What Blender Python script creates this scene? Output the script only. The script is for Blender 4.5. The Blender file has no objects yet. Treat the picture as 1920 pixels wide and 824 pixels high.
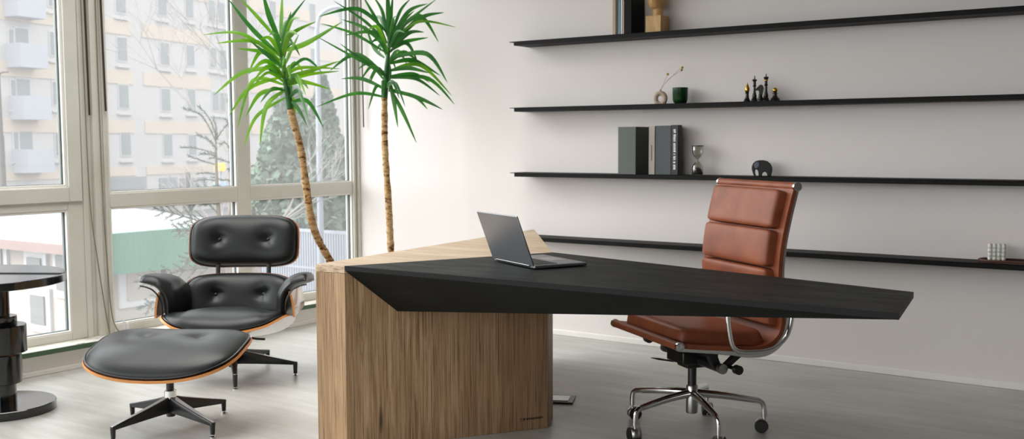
import bpy, bmesh, math, random
from mathutils import Vector, Matrix, Euler
random.seed(7)
PI = math.pi
SC = bpy.context.scene
COL = SC.collection

# ------------------------------------------------------------------ camera, world, exposure
cam_d = bpy.data.cameras.new('camera'); cam = bpy.data.objects.new('camera', cam_d); COL.objects.link(cam)
SC.camera = cam
cam_d.sensor_fit = 'HORIZONTAL'; cam_d.sensor_width = 36.0
cam_d.lens = 2003.32 / 1920 * 36; cam_d.shift_y = 0.00927
cam_d.clip_start = 0.05; cam_d.clip_end = 400
CAM = Vector((5.4938, -5.7580, 1.25))
_y, _p, _r = math.radians(35.4465), math.radians(4.6713), math.radians(-0.2449)
_F = Vector((-math.sin(_y)*math.cos(_p), math.cos(_y)*math.cos(_p), -math.sin(_p)))
_R0 = Vector((math.cos(_y), math.sin(_y), 0)); _U0 = _R0.cross(_F)
_R = _R0*math.cos(_r) + _U0*math.sin(_r); _U = -_R0*math.sin(_r) + _U0*math.cos(_r)
m = Matrix((( _R.x, _U.x, -_F.x, CAM.x), (_R.y, _U.y, -_F.y, CAM.y), (_R.z, _U.z, -_F.z, CAM.z), (0, 0, 0, 1)))
cam.matrix_world = m
cam_d.dof.use_dof = True; cam_d.dof.focus_distance = 3.9; cam_d.dof.aperture_fstop = 5.6

SC.view_settings.view_transform = 'Standard'; SC.view_settings.look = 'None'
SC.view_settings.gamma = 1.0; SC.view_settings.use_curve_mapping = False
SC.view_settings.exposure = -0.08
SKY = 2.0
wd = bpy.data.worlds.new('world'); SC.world = wd; wd.use_nodes = True
nt = wd.node_tree; bg = nt.nodes['Background']
# overcast sky, brightest where the hidden sun stands behind the clouds beyond the street
SUN_DIR = Vector((-.66, -.52, .54)).normalized(); LOBE = 8.3
tc = nt.nodes.new('ShaderNodeTexCoord'); dp = nt.nodes.new('ShaderNodeVectorMath'); dp.operation = 'DOT_PRODUCT'
dp.inputs[1].default_value = SUN_DIR; nt.links.new(tc.outputs['Generated'], dp.inputs[0])
mx_ = nt.nodes.new('ShaderNodeMath'); mx_.operation = 'MAXIMUM'; mx_.inputs[1].default_value = 0; nt.links.new(dp.outputs['Value'], mx_.inputs[0])
pw = nt.nodes.new('ShaderNodeMath'); pw.operation = 'POWER'; pw.inputs[1].default_value = 3.0; nt.links.new(mx_.outputs[0], pw.inputs[0])
ml = nt.nodes.new('ShaderNodeMath'); ml.operation = 'MULTIPLY_ADD'; ml.inputs[1].default_value = LOBE; ml.inputs[2].default_value = SKY; nt.links.new(pw.outputs[0], ml.inputs[0])
bg.inputs['Color'].default_value = (.985, .985, 1.0, 1); nt.links.new(ml.outputs[0], bg.inputs['Strength'])
SC.cycles.use_denoising = True
try:
    SC.cycles.denoiser = 'OPENIMAGEDENOISE'
except Exception:
    pass
SC.cycles.max_bounces = 10; SC.cycles.diffuse_bounces = 6; SC.cycles.glossy_bounces = 4
SC.cycles.transparent_max_bounces = 24; SC.cycles.transmission_bounces = 6
SC.cycles.sample_clamp_indirect = 6
SC.cycles.caustics_reflective = False; SC.cycles.caustics_refractive = False

# unseen area lights added under the ceiling to fill the room
def panel(name, loc, sx, sy, power):
    l = bpy.data.lights.new(name, 'AREA'); l.shape = 'RECTANGLE'; l.size = sx; l.size_y = sy; l.energy = power; l.color = (1.0, .975, .95)
    o = bpy.data.objects.new(name, l); o.location = loc; COL.objects.link(o); l.spread = math.radians(130)
panel('added_fill_light', (1.3, -3.0, 3.14), 1.6, 2.6, 55)
panel('added_fill_light', (1.6, -6.2, 3.14), 1.6, 2.6, 12)
panel('added_fill_light', (4.8, -6.0, 3.14), 2.0, 2.6, 35)

# ------------------------------------------------------------------ materials
def lin(c):
    return tuple((v/255/12.92 if v/255 <= 0.04045 else ((v/255+0.055)/1.055)**2.4) for v in c)
def mat(name, rgb, rough=0.5, metal=0.0, spec=0.5, coat=0.0, **kw):
    ma = bpy.data.materials.new(name); ma.use_nodes = True
    b = ma.node_tree.nodes['Principled BSDF']
    b.inputs['Base Color'].default_value = (*lin(rgb), 1)
    b.inputs['Roughness'].default_value = rough; b.inputs['Metallic'].default_value = metal
    b.inputs['Specular IOR Level'].default_value = spec
    b.inputs['Coat Weight'].default_value = coat; b.inputs['Coat Roughness'].default_value = 0.08
    for k, v in kw.items(): b.inputs[k].default_value = v
    return ma
def nodes(ma): return ma.node_tree.nodes, ma.node_tree.links, ma.node_tree.nodes['Principled BSDF']
def tex(ma, kind='Object', scale=(1, 1, 1), rot=(0, 0, 0)):
    N, L, b = nodes(ma)
    t = N.new('ShaderNodeTexCoord'); mp = N.new('ShaderNodeMapping')
    mp.inputs['Scale'].default_value = scale; mp.inputs['Rotation'].default_value = rot
    L.new(t.outputs[kind], mp.inputs['Vector']); return mp.outputs[0]
def noise(ma, vec, scale, detail=4, rough=0.55, dist=0.0):
    N, L, b = nodes(ma); n = N.new('ShaderNodeTexNoise')
    n.inputs['Scale'].default_value = scale; n.inputs['Detail'].default_value = detail
    n.inputs['Roughness'].default_value = rough; n.inputs['Distortion'].default_value = dist
    L.new(vec, n.inputs['Vector']); return n.outputs['Fac']
def ramp(ma, fac, stops):
    N, L, b = nodes(ma); r = N.new('ShaderNodeValToRGB'); e = r.color_ramp.elements
    while len(e) > 1: e.remove(e[-1])
    e[0].position, e[0].color = stops[0][0], (*lin(stops[0][1]), 1)
    for p, c in stops[1:]:
        x = e.new(p); x.color = (*lin(c), 1)
    L.new(fac, r.inputs[0]); return r.outputs[0]
def framp(ma, fac, a, b_, va=0.0, vb=1.0):
    N, L, b = nodes(ma); r = N.new('ShaderNodeMapRange')
    r.inputs['From Min'].default_value = a; r.inputs['From Max'].default_value = b_
    r.inputs['To Min'].default_value = va; r.inputs['To Max'].default_value = vb
    L.new(fac, r.inputs['Value']); return r.outputs[0]
def mixc(ma, fac, a, b_, mode='MIX'):
    N, L, b = nodes(ma); x = N.new('ShaderNodeMix'); x.data_type = 'RGBA'; x.blend_type = mode
    if isinstance(fac, (int, float)): x.inputs[0].default_value = fac
    else: L.new(fac, x.inputs[0])
    for i, v in ((6, a), (7, b_)):
        if isinstance(v, tuple): x.inputs[i].default_value = (*v, 1)
        else: L.new(v, x.inputs[i])
    return x.outputs[2]
def bump(ma, h, strength=0.2, dist=0.01):
    N, L, b = nodes(ma); x = N.new('ShaderNodeBump'); x.inputs['Strength'].default_value = strength
    x.inputs['Distance'].default_value = dist; L.new(h, x.inputs['Height']); L.new(x.outputs[0], b.inputs['Normal'])

M = {}
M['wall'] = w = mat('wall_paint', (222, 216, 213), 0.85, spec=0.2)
bump(w, noise(w, tex(w), 60, 3), 0.05, 0.004)
M['ceiling'] = mat('ceiling_paint', (190, 188, 184), 0.9, spec=0.1)  # toned down to cut bounced fill light
M['wall_far'] = mat('unseen_wall_darkened', (104, 101, 98), 0.9, spec=0.1)  # unseen walls, grey set dark to cut bounced light in the room
M['frame'] = w = mat('window_frame_paint', (208, 208, 200), 0.4)
nodes(w)[1].new(ramp(w, noise(w, tex(w), 3, 4), [(0.3, (202, 202, 192)), (0.7, (212, 212, 204))]), nodes(w)[2].inputs['Base Color'])
M['frame_dark'] = mat('dark_green_window_seal', (52, 72, 66), 0.4)
M['baseboard'] = mat('baseboard_paint', (228, 225, 220), 0.5)
M['sill_stone'] = w = mat('weathered_sill', (210, 206, 198), 0.5)
nodes(w)[1].new(ramp(w, noise(w, tex(w, scale=(1, .4, 1)), 14, 6, .7), [(0.36, (120, 116, 100)), (0.44, (205, 202, 192)), (0.8, (222, 220, 214))]), nodes(w)[2].inputs['Base Color'])
M['sill_green'] = mat('green_sill_edge', (66, 92, 68), 0.45)
# floor: grey resin-vinyl with faint brushed streaks
M['floor'] = w = mat('grey_floor', (150, 150, 144), 0.34, spec=0.6)
N, L, b = nodes(w)
v1 = tex(w, scale=(0.4, 3.6, 1), rot=(0, 0, 0.0)); n1 = noise(w, v1, 4.0, 7, .68)
n2 = noise(w, tex(w, scale=(1, 1, 1)), 1.3, 4, .5)
c1 = ramp(w, n1, [(0.28, (170, 171, 163)), (0.5, (189, 188, 183)), (0.72, (206, 205, 201))])
c2 = ramp(w, n2, [(0.3, (222, 222, 218)), (0.7, (250, 250, 250))])
L.new(mixc(w, 1.0, c1, c2, 'MULTIPLY'), b.inputs['Base Color'])
b.inputs['Roughness'].default_value = .34

def oak(name, dark, mid, light, rot=(0, 0, 0), seed=0.0, vertical=True):
    ma = mat(name, mid, 0.5, spec=0.35)
    N, L, b = nodes(ma)
    def vec(g):                                        # g = stretch along the grain
        v = tex(ma, scale=(1, 1, g) if vertical else (g, 1, 1), rot=rot)
        add = N.new('ShaderNodeVectorMath'); add.operation = 'ADD'; add.inputs[1].default_value = (seed, seed*2, seed*.3)
        L.new(v, add.inputs[0]); return add.outputs[0]
    board = noise(ma, vec(.0), 7, 1, .4)               # staves of slightly different tone
    fig = noise(ma, vec(.045), 52, 5, .6, 1.4)          # growth rings
    fine = noise(ma, vec(.012), 240, 4, .7)            # open pores
    base = ramp(ma, fig, [(0.30, dark), (0.5, mid), (0.70, light)])
    base = mixc(ma, framp(ma, board, .38, .62, .65, 0), base, lin(dark))
    pores = ramp(ma, fine, [(0.34, (150, 138, 124)), (0.50, (255, 255, 255)), (.66, (255, 250, 240))])
    col = mixc(ma, .9, base, pores, 'MULTIPLY')
    kn = N.new('ShaderNodeTexVoronoi'); kn.inputs['Scale'].default_value = 6.5
    L.new(vec(.16), kn.inputs['Vector'])
    col = mixc(ma, framp(ma, kn.outputs['Distance'], 0.02, 0.075, 0.8, 0.0), col, lin((40, 26, 18)))
    L.new(col, b.inputs['Base Color'])
    bump(ma, fine, 0.15, 0.002)
    return ma
M['oak'] = oak('oak_vertical_grain', (138, 108, 78), (172, 141, 107), (196, 168, 135), seed=3.1)
M['oak_top'] = oak('pale_oak_top', (186, 162, 134), (208, 188, 162), (220, 202, 178), vertical=False, rot=(0, 0, -0.9), seed=1.2)
M['slab'] = w = mat('black_stained_top', (18, 19, 17), 0.5, spec=0.15)
N, L, b = nodes(w); n1 = noise(w, tex(w, scale=(.5, 2.2, 1), rot=(0, 0, .1)), 7, 6, .6, .4)
L.new(ramp(w, n1, [(0.3, (11, 12, 11)), (0.55, (17, 19, 17)), (0.75, (26, 28, 25))]), b.inputs['Base Color'])
L.new(framp(w, n1, .3, .7, .46, .60), b.inputs['Roughness'])
M['burn'] = mat('burnt_mark', (24, 15, 10), 0.8)
def leather(name, rgb, rough, bs=.12):
    ma = mat(name, rgb, rough, spec=0.45)
    N, L, b = nodes(ma); v = N.new('ShaderNodeTexVoronoi'); v.inputs['Scale'].default_value = 520
    L.new(tex(ma), v.inputs['Vector']); bump(ma, v.outputs['Distance'], bs, 0.0006); return ma
M['blk_leather'] = leather('black_leather', (18, 21, 23), 0.38)
M['blk_leather'].node_tree.nodes['Principled BSDF'].inputs['Specular IOR Level'].default_value = .42
M['blk_piping'] = mat('black_piping', (12, 13, 14), 0.3)
M['cognac'] = w = leather('cognac_leather', (138, 66, 38), 0.42)
M['cognac'].node_tree.nodes['Principled BSDF'].inputs['Specular IOR Level'].default_value = .3
N, L, b = nodes(w); L.new(ramp(w, noise(w, tex(w), 9, 4), [(.3, (118, 62, 40)), (.7, (144, 80, 52))]), b.inputs['Base Color'])
M['veneer'] = w = mat('glossy_veneer_shell', (150, 92, 60), 0.18, coat=0.6)
N, L, b = nodes(w); L.new(ramp(w, noise(w, tex(w, scale=(.15, 1, 1)), 30, 5, .6, 1.0), [(.3, (110, 58, 36)), (.7, (168, 108, 74))]), b.inputs['Base Color'])
M['ply_edge'] = mat('plywood_edge', (206, 140, 78), 0.4)
M['chrome'] = mat('chrome', (215, 215, 215), 0.10, 1.0)
M['satin'] = mat('satin_aluminium', (170, 170, 168), 0.28, 1.0)
M['blk_metal'] = mat('black_metal', (20, 22, 23), 0.34, spec=0.5)
M['shelf'] = mat('black_steel_shelf', (10, 10, 9), 0.55, spec=0.15)
M['blk_plastic'] = mat('black_plastic', (14, 14, 14), 0.4)
M['lacquer'] = mat('black_lacquer', (16, 17, 20), 0.12, coat=.5)
M['lacquer_top'] = mat('polished_grey_black_top', (62, 66, 66), 0.2, coat=.3)
M['copper'] = mat('copper_ring', (205, 140, 110), 0.3, 1.0)
M['alu'] = mat('laptop_aluminium', (140, 143, 148), 0.38, 0.85)
M['keys'] = mat('laptop_keys', (30, 30, 32), 0.5)
M['screen'] = mat('dark_laptop_screen', (12, 12, 14), 0.12)
M['gold'] = mat('gold_paint', (205, 160, 70), 0.25, 1.0)
M['chess'] = mat('black_chess_lacquer', (18, 17, 16), 0.35)
M['blk_book'] = mat('black_cloth_cover', (16, 15, 14), 0.7, spec=.2)
M['paper'] = mat('book_pages', (220, 214, 202), 0.8)
M['clay'] = w = mat('beige_ceramic', (186, 168, 150), 0.75, spec=.2)
M['pine_block'] = w = mat('light_carved_wood', (188, 148, 92), 0.5)
N, L, b = nodes(w); L.new(ramp(w, noise(w, tex(w, scale=(1, 1, .15)), 60, 4), [(.3, (172, 130, 76)), (.7, (200, 162, 106))]), b.inputs['Base Color'])
M['green_glass'] = w = mat('green_ribbed_glass', (26, 78, 34), 0.08, **{'Transmission Weight': 0.55, 'IOR': 1.3})
M['stem'] = mat('dried_stem', (150, 132, 90), 0.7)
M['yellow'] = mat('dried_yellow_flower', (170, 140, 40), 0.8)
M['candle'] = mat('white_wax', (225, 220, 210), 0.5, **{'Subsurface Weight': 0.2})
M['walnut'] = mat('dark_wood_tray', (74, 42, 26), 0.4)
M['sand'] = mat('grey_sand', (70, 68, 64), 0.9)
M['ele'] = mat('black_wood_elephant', (24, 23, 22), 0.4)
M['ear'] = mat('grey_elephant_ear', (96, 104, 116), 0.4)
M['white_plastic'] = mat('white_plastic', (222, 222, 224), 0.3)
M['cord'] = mat('grey_cable', (120, 112, 92), 0.6)
M['wand'] = mat('dark_brown_rod', (58, 42, 36), 0.4)
M['pot'] = mat('white_pot', (215, 212, 206), 0.4)
M['soil'] = mat('potting_soil', (44, 34, 26), 0.95)
# yucca trunk: tan bark with darker ring scars
M['trunk'] = w = mat('yucca_bark', (176, 146, 104), 0.8, spec=.2)
N, L, b = nodes(w); v = tex(w, scale=(1.1, 1.1, 3.0)); n1 = noise(w, v, 20, 5, .7, .4)
L.new(ramp(w, n1, [(.38, (84, 56, 32)), (.47, (176, 138, 90)), (.7, (212, 192, 154))]), b.inputs['Base Color']); bump(w, n1, .6, .006)
def leafmat(name, c1, c2, tr=0.35):
    ma = bpy.data.materials.new(name); ma.use_nodes = True
    N, L, b = nodes(ma); b.inputs['Roughness'].default_value = .38
    col = ramp(ma, noise(ma, tex(ma), 6, 2), [(.35, c1), (.65, c2)])
    L.new(col, b.inputs['Base Color'])
    t = N.new('ShaderNodeBsdfTranslucent'); L.new(col, t.inputs['Color'])
    hs = N.new('ShaderNodeHueSaturation'); hs.inputs['Value'].default_value = 1.7; hs.inputs['Saturation'].default_value = 1.15
    L.new(col, hs.inputs['Color']); L.new(hs.outputs[0], t.inputs['Color'])
    mx = N.new('ShaderNodeMixShader'); mx.inputs[0].default_value = tr
    out = N['Material Output']; L.new(b.outputs[0], mx.inputs[1]); L.new(t.outputs[0], mx.inputs[2]); L.new(mx.outputs[0], out.inputs['Surface'])
    return ma
M['leaf_a'] = leafmat('yucca_leaf_bright', (78, 128, 42), (112, 156, 54), .38)
M['leaf_b'] = leafmat('yucca_leaf_deep', (40, 92, 42), (66, 122, 52), .30)
M['fir'] = leafmat('fir_needles', (38, 66, 50), (62, 94, 72), .10)
M['fir_bark'] = mat('fir_bark', (120, 108, 88), .9)
# exterior; far trees and panes paled, haze put into their colour
M['render_white'] = mat('pale_render', (198, 195, 195), .9, spec=.1)
M['peach'] = mat('peach_render', (208, 195, 182), .9, spec=.1)
M['ext_glass'] = mat('grey_window_pane', (140, 145, 149), .3)
M['ext_frame'] = mat('pale_window_frame', (198, 197, 198), .7)
M['balcony'] = mat('pale_blue_grey_balcony', (184, 187, 195), .8)
M['ext_ground'] = w = mat('wet_pale_ground', (196, 194, 194), .8)
N, L, b = nodes(w); L.new(ramp(w, noise(w, tex(w), .35, 5), [(.35, (110, 110, 110)), (.65, (134, 133, 134))]), b.inputs['Base Color'])
M['house_pane'] = mat('dull_grey_pane', (112, 112, 112), .4)
M['snow'] = mat('snow_dusted_roof', (150, 150, 151), .9)
M['house_wall'] = w = mat('pale_house_wall', (176, 166, 158), .9)
M['green_tin'] = w = mat('green_metal_fascia', (84, 132, 112), .6)
N, L, b = nodes(w); wv = N.new('ShaderNodeTexWave'); wv.inputs['Scale'].default_value = 4; wv.bands_direction = 'Y'
L.new(tex(w), wv.inputs['Vector']); bump(w, wv.outputs['Fac'], .4, .03)
M['eave'] = mat('red_brown_eave', (138, 116, 110), .8)
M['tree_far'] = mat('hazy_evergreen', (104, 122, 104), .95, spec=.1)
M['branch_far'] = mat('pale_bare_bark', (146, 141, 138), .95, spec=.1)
M['pole'] = mat('pale_blue_grey_pole', (142, 147, 155), .6)
M['pole_dark'] = mat('grey_brown_pole', (98, 93, 88), .8)
M['sign_y'] = mat('yellow_sign', (240, 186, 60), .6)
M['sign_b'] = mat('blue_sign', (140, 170, 222), .6)
M['fence'] = mat('pale_blue_fence', (146, 151, 160), .7)

# rain-wet window glass: clear, beads of water, and an even veil added as haze
def glassmat():
    ma = bpy.data.materials.new('rain_wet_window_glass'); ma.use_nodes = True
    N, L = ma.node_tree.nodes, ma.node_tree.links
    for n in list(N):
        if n.type == 'BSDF_PRINCIPLED': N.remove(n)
    out = N['Material Output']
    tr = N.new('ShaderNodeBsdfTransparent'); tr.inputs[0].default_value = (.97, .985, .98, 1)
    gl = N.new('ShaderNodeBsdfGlossy'); gl.inputs['Roughness'].default_value = .02
    fr = N.new('ShaderNodeFresnel'); fr.inputs['IOR'].default_value = 1.45
    ge = N.new('ShaderNodeNewGeometry'); sb_ = N.new('ShaderNodeMath'); sb_.operation = 'SUBTRACT'; sb_.inputs[0].default_value = 1; L.new(ge.outputs['Backfacing'], sb_.inputs[1])
    mf = N.new('ShaderNodeMath'); mf.operation = 'MULTIPLY'; L.new(fr.outputs[0], mf.inputs[0]); L.new(sb_.outputs[0], mf.inputs[1])
    m1 = N.new('ShaderNodeMixShader'); L.new(mf.outputs[0], m1.inputs[0]); L.new(tr.outputs[0], m1.inputs[1]); L.new(gl.outputs[0], m1.inputs[2])
    tl = N.new('ShaderNodeBsdfTranslucent'); tl.inputs[0].default_value = (.93, .93, .93, 1)
    t = N.new('ShaderNodeTexCoord')
    vo = N.new('ShaderNodeTexVoronoi'); vo.inputs['Scale'].default_value = 95
    L.new(t.outputs['Object'], vo.inputs['Vector'])
    r = N.new('ShaderNodeMapRange'); r.inputs['From Min'].default_value = .13; r.inputs['From Max'].default_value = .22
    r.inputs['To Min'].default_value = 1; r.inputs['To Max'].default_value = 0; L.new(vo.outputs['Distance'], r.inputs['Value'])
    no = N.new('ShaderNodeTexNoise'); no.inputs['Scale'].default_value = 5; L.new(t.outputs['Object'], no.inputs['Vector'])
    r2 = N.new('ShaderNodeMapRange'); r2.inputs['From Min'].default_value = .4; r2.inputs['From Max'].default_value = .62; L.new(no.outputs['Fac'], r2.inputs['Value'])
    mu = N.new('ShaderNodeMath'); mu.operation = 'MULTIPLY'; L.new(r.outputs[0], mu.inputs[0]); L.new(r2.outputs[0], mu.inputs[1])
    ad = N.new('ShaderNodeMath'); ad.operation = 'MULTIPLY_ADD'; ad.inputs[1].default_value = .12; ad.inputs[2].default_value = .05
    L.new(mu.outputs[0], ad.inputs[0])
    m2 = N.new('ShaderNodeMixShader'); L.new(ad.outputs[0], m2.inputs[0]); L.new(m1.outputs[0], m2.inputs[1]); L.new(tl.outputs[0], m2.inputs[2])
    L.new(m2.outputs[0], out.inputs['Surface'])
    return ma
M['glass'] = glassmat()
def clearglass(name, tint, g=.12):
    ma = bpy.data.materials.new(name); ma.use_nodes = True
    N, L = ma.node_tree.nodes, ma.node_tree.links
    N.remove(N['Principled BSDF']); out = N['Material Output']
    tr = N.new('ShaderNodeBsdfTransparent'); tr.inputs[0].default_value = (*tint, 1)
    gl = N.new('ShaderNodeBsdfGlossy'); gl.inputs['Roughness'].default_value = .05
    lw = N.new('ShaderNodeLayerWeight'); lw.inputs[0].default_value = .35
    m1 = N.new('ShaderNodeMixShader'); L.new(lw.outputs['Facing'], m1.inputs[0]); L.new(tr.outputs[0], m1.inputs[1]); L.new(gl.outputs[0], m1.inputs[2])
    L.new(m1.outputs[0], out.inputs['Surface']); return ma
M['hour_glass'] = clearglass('smoky_glass', (.72, .72, .68))

# ------------------------------------------------------------------ mesh helpers
def V(*a): return Vector(a)
class MB:
    def __init__(s): s.bm = bmesh.new()
    def box(s, c, size, rot=None, mi=0, piv=None):
        r = bmesh.ops.create_cube(s.bm, size=1.0)
        mt = Matrix.Translation(Vector(c)) @ (Euler(rot).to_matrix().to_4x4() if rot else Matrix()) @ Matrix.Diagonal((*size, 1))
        bmesh.ops.transform(s.bm, matrix=mt, verts=r['verts'])
        for v in r['verts']:
            for f in v.link_faces: f.material_index = mi
        return s
    def span(s, a, b, mi=0):
        a, b = Vector(a), Vector(b); return s.box((a+b)/2, [abs(x) for x in (b-a)], mi=mi)
    def prism(s, poly, z0, z1, mi=0):
        bt = [s.bm.verts.new((x, y, z0)) for x, y in poly]; tp = [s.bm.verts.new((x, y, z1)) for x, y in poly]
        fs = [s.bm.faces.new(bt[::-1]), s.bm.faces.new(tp)]
        n = len(poly)
        for i in range(n): fs.append(s.bm.faces.new((bt[i], bt[(i+1) % n], tp[(i+1) % n], tp[i])))
        for f in fs: f.material_index = mi
        return s
    def extr(s, pts, d, mi=0):          # planar polygon (3D points) extruded by vector d
        a = [s.bm.verts.new(p) for p in pts]; c = [s.bm.verts.new(Vector(p)+Vector(d)) for p in pts]
        fs = [s.bm.faces.new(a[::-1]), s.bm.faces.new(c)]; n = len(pts)
        for i in range(n): fs.append(s.bm.faces.new((a[i], a[(i+1) % n], c[(i+1) % n], c[i])))
        for f in fs: f.material_index = mi
        return s
    def lathe(s, prof, o=(0, 0, 0), axis=(0, 0, 1), seg=28, mi=0, mis=None):
        o = Vector(o); q = Vector((0, 0, 1)).rotation_difference(Vector(axis).normalized())
        rings = []
        for r, z in prof:
            if r < 1e-6: rings.append([s.bm.verts.new(o + q @ Vector((0, 0, z)))])
            else: rings.append([s.bm.verts.new(o + q @ Vector((r*math.cos(2*PI*k/seg), r*math.sin(2*PI*k/seg), z))) for k in range(seg)])
        for i in range(len(rings)-1):
            A, B = rings[i], rings[i+1]; m_ = mis[i] if mis else mi
            for k in range(seg):
                k2 = (k+1) % seg
                if len(A) == 1 and len(B) == 1: continue
                if len(A) == 1: f = s.bm.faces.new((A[0], B[k2], B[k]))
                elif len(B) == 1: f = s.bm.faces.new((A[k], A[k2], B[0]))
                else: f = s.bm.faces.new((A[k], A[k2], B[k2], B[k]))
                f.material_index = m_
        return s
    def cyl(s, a, b, r, r2=None, seg=20, mi=0):
        a, b = Vector(a), Vector(b); h = (b-a).length; r2 = r if r2 is None else r2
        return s.lathe([(0, 0), (r, 0), (r2, h), (0, h)], a, b-a, seg, mi)
    def tube(s, pts, r, seg=10, mi=0, closed=False, flat=1.0):
        pts = [Vector(p) for p in pts]; n = len(pts); rings = []
        rs = r if isinstance(r, (list, tuple)) else [r]*n
        up = None
        for i in range(n):
            if closed: t = pts[(i+1) % n]-pts[i-1]
            else: t = pts[min(i+1, n-1)]-pts[max(i-1, 0)]
            t.normalize()
            if up is None:
                up = Vector((0, 0, 1)) if abs(t.z) < .9 else Vector((1, 0, 0))
            x = t.cross(up).normalized(); y = x.cross(t).normalized(); up = y
            rings.append([s.bm.verts.new(pts[i] + x*math.cos(2*PI*k/seg)*rs[i] + y*math.sin(2*PI*k/seg)*rs[i]*flat) for k in range(seg)])
        for i in range(n if closed else n-1):
            A, B = rings[i], rings[(i+1) % n]
            for k in range(seg): s.bm.faces.new((A[k], A[(k+1) % seg], B[(k+1) % seg], B[k])).material_index = mi
        if not closed:
            s.bm.faces.new(rings[0][::-1]).material_index = mi; s.bm.faces.new(rings[-1]).material_index = mi
        return s
    def sphere(s, c, r, sc=(1, 1, 1), seg=16, mi=0):
        q = bmesh.ops.create_uvsphere(s.bm, u_segments=seg, v_segments=max(6, seg*2//3), radius=r)
        bmesh.ops.transform(s.bm, matrix=Matrix.Translation(Vector(c)) @ Matrix.Diagonal((*sc, 1)), verts=q['verts'])
        for v in q['verts']:
            for f in v.link_faces: f.material_index = mi
        return s
    def hull(s, pts, mi=0):
        vs = [s.bm.verts.new(p) for p in pts]
        r = bmesh.ops.convex_hull(s.bm, input=vs)
        for f in r['geom']:
            if isinstance(f, bmesh.types.BMFace): f.material_index = mi
        junk = [g for g in r['geom_interior'] if isinstance(g, bmesh.types.BMVert)]
        if junk: bmesh.ops.delete(s.bm, geom=junk, context='VERTS')
        return s
    def build(s, name, mats, parent=None, smooth=False, bevel=0, seg=2, loc=None, sub=0, norm=True):
        if norm: bmesh.ops.recalc_face_normals(s.bm, faces=s.bm.faces)
        me = bpy.data.meshes.new(name); s.bm.to_mesh(me); s.bm.free()
        for x in (mats if isinstance(mats, (list, tuple)) else [mats]): me.materials.append(x)
        o = bpy.data.objects.new(name, me); COL.objects.link(o)
        if parent: o.parent = parent
        if loc: o.location = loc
        if bevel:
            md = o.modifiers.new('bevel', 'BEVEL'); md.width = bevel; md.segments = seg; md.limit_method = 'ANGLE'; md.angle_limit = math.radians(35)
        if sub:
            md = o.modifiers.new('sub', 'SUBSURF'); md.levels = sub; md.render_levels = sub
        if smooth or bevel:
            for p in me.polygons: p.use_smooth = True
            try: me.set_sharp_from_angle(angle=math.radians(42))
            except Exception: pass
        return o
def tag(o, label, cat=None, group=None, kind=None):
    o['label'] = label
    if cat: o['category'] = cat
    if group: o['group'] = group
    if kind: o['kind'] = kind
    return o
def thing(name, label, cat, loc=(0, 0, 0), rotz=0, group=None, kind=None):
    o = bpy.data.objects.new(name, None); COL.objects.link(o); o.empty_display_size = .1
    o.location = loc; o.rotation_euler = (0, 0, rotz); return tag(o, label, cat, group, kind)
def structure(o, label=None):
    o['kind'] = 'structure'
    if label: o['label'] = label
    return o
def spline(pts, n=8):
    pts = [Vector(p) for p in pts]; out = []
    for i in range(len(pts)-1):
        p0 = pts[max(i-1, 0)]; p1 = pts[i]; p2 = pts[i+1]; p3 = pts[min(i+2, len(pts)-1)]
        for k in range(n):
            t = k/n
            out.append(.5*((2*p1)+(-p0+p2)*t+(2*p0-5*p1+4*p2-p3)*t*t+(-p0+3*p1-3*p2+p3)*t**3))
    out.append(pts[-1]); return out

# ------------------------------------------------------------------ room shell
RX, RY, RZ = 8.4, -9.0, 3.2
structure(MB().box((4.2, -4.5, -0.1), (8.4+.4, 9+.4, 0.2)).build('floor', M['floor']), 'grey brushed resin floor')
structure(MB().box((4.2, -4.5, RZ+.1), (8.8, 9.4, 0.2)).build('ceiling', M['ceiling']), 'white ceiling above the frame')
structure(MB().box((4.2, .1, RZ/2), (8.4, .2, RZ)).build('wall_back', M['wall']), 'plain white wall carrying the black shelves')
structure(MB().box((RX+.1, -4.5, RZ/2), (.2, 9.2, RZ)).build('wall_right', M['wall_far']), 'unseen side wall, darkened grey to cut bounced light')
rw = MB(); rw.span((0, RY-.2, 0), (8.4, RY, .5)); rw.span((0, RY-.2, 2.9), (8.4, RY, RZ)); rw.span((6.2, RY-.2, .5), (8.4, RY, 2.9)); rw.span((0, RY-.2, .5), (.3, RY, 2.9))
structure(rw.build('wall_front', M['wall_far']), 'wall behind the viewpoint, darkened grey to cut bounced light, with a wide window opening')
structure(MB().span((0.07, -.014, 0), (8.4, 0, .035)).build('baseboard_back', M['baseboard'], bevel=.003), 'thin pale baseboard under the shelf wall')

# window wall, x = 0 : low plinth, sill, framed glazing
structure(MB().span((-.16, RY, -.0), (.0, 0, .135)).span((0, RY, 0), (.105, 0, .112)).span((.105, RY, 0), (.118, 0, .028)).build('wall_left', M['baseboard'], bevel=.003), 'low white plinth below the windows')
sl = MB().span((-.1, RY, .118), (.135, -.0, .14)); 
structure(sl.build('trim_1', M['sill_stone'], bevel=.002), 'weathered pale window sill')
structure(MB().span((.135, RY, .112), (.143, -.0, .139)).build('trim_2', M['sill_green'], bevel=.002), 'green front edge of the window sill')
WT = 3.2
def bead_rect(mb, x, y0, y1, z0, z1, t, d, mi=0):
    mb.span((x, y0, z0), (x+d, y0+t, z1), mi); mb.span((x, y1-t, z0), (x+d, y1, z1), mi)
    mb.span((x, y0+t, z0), (x+d, y1-t, z0+t), mi); mb.span((x, y0+t, z1-t), (x+d, y1-t, z1), mi)
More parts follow.
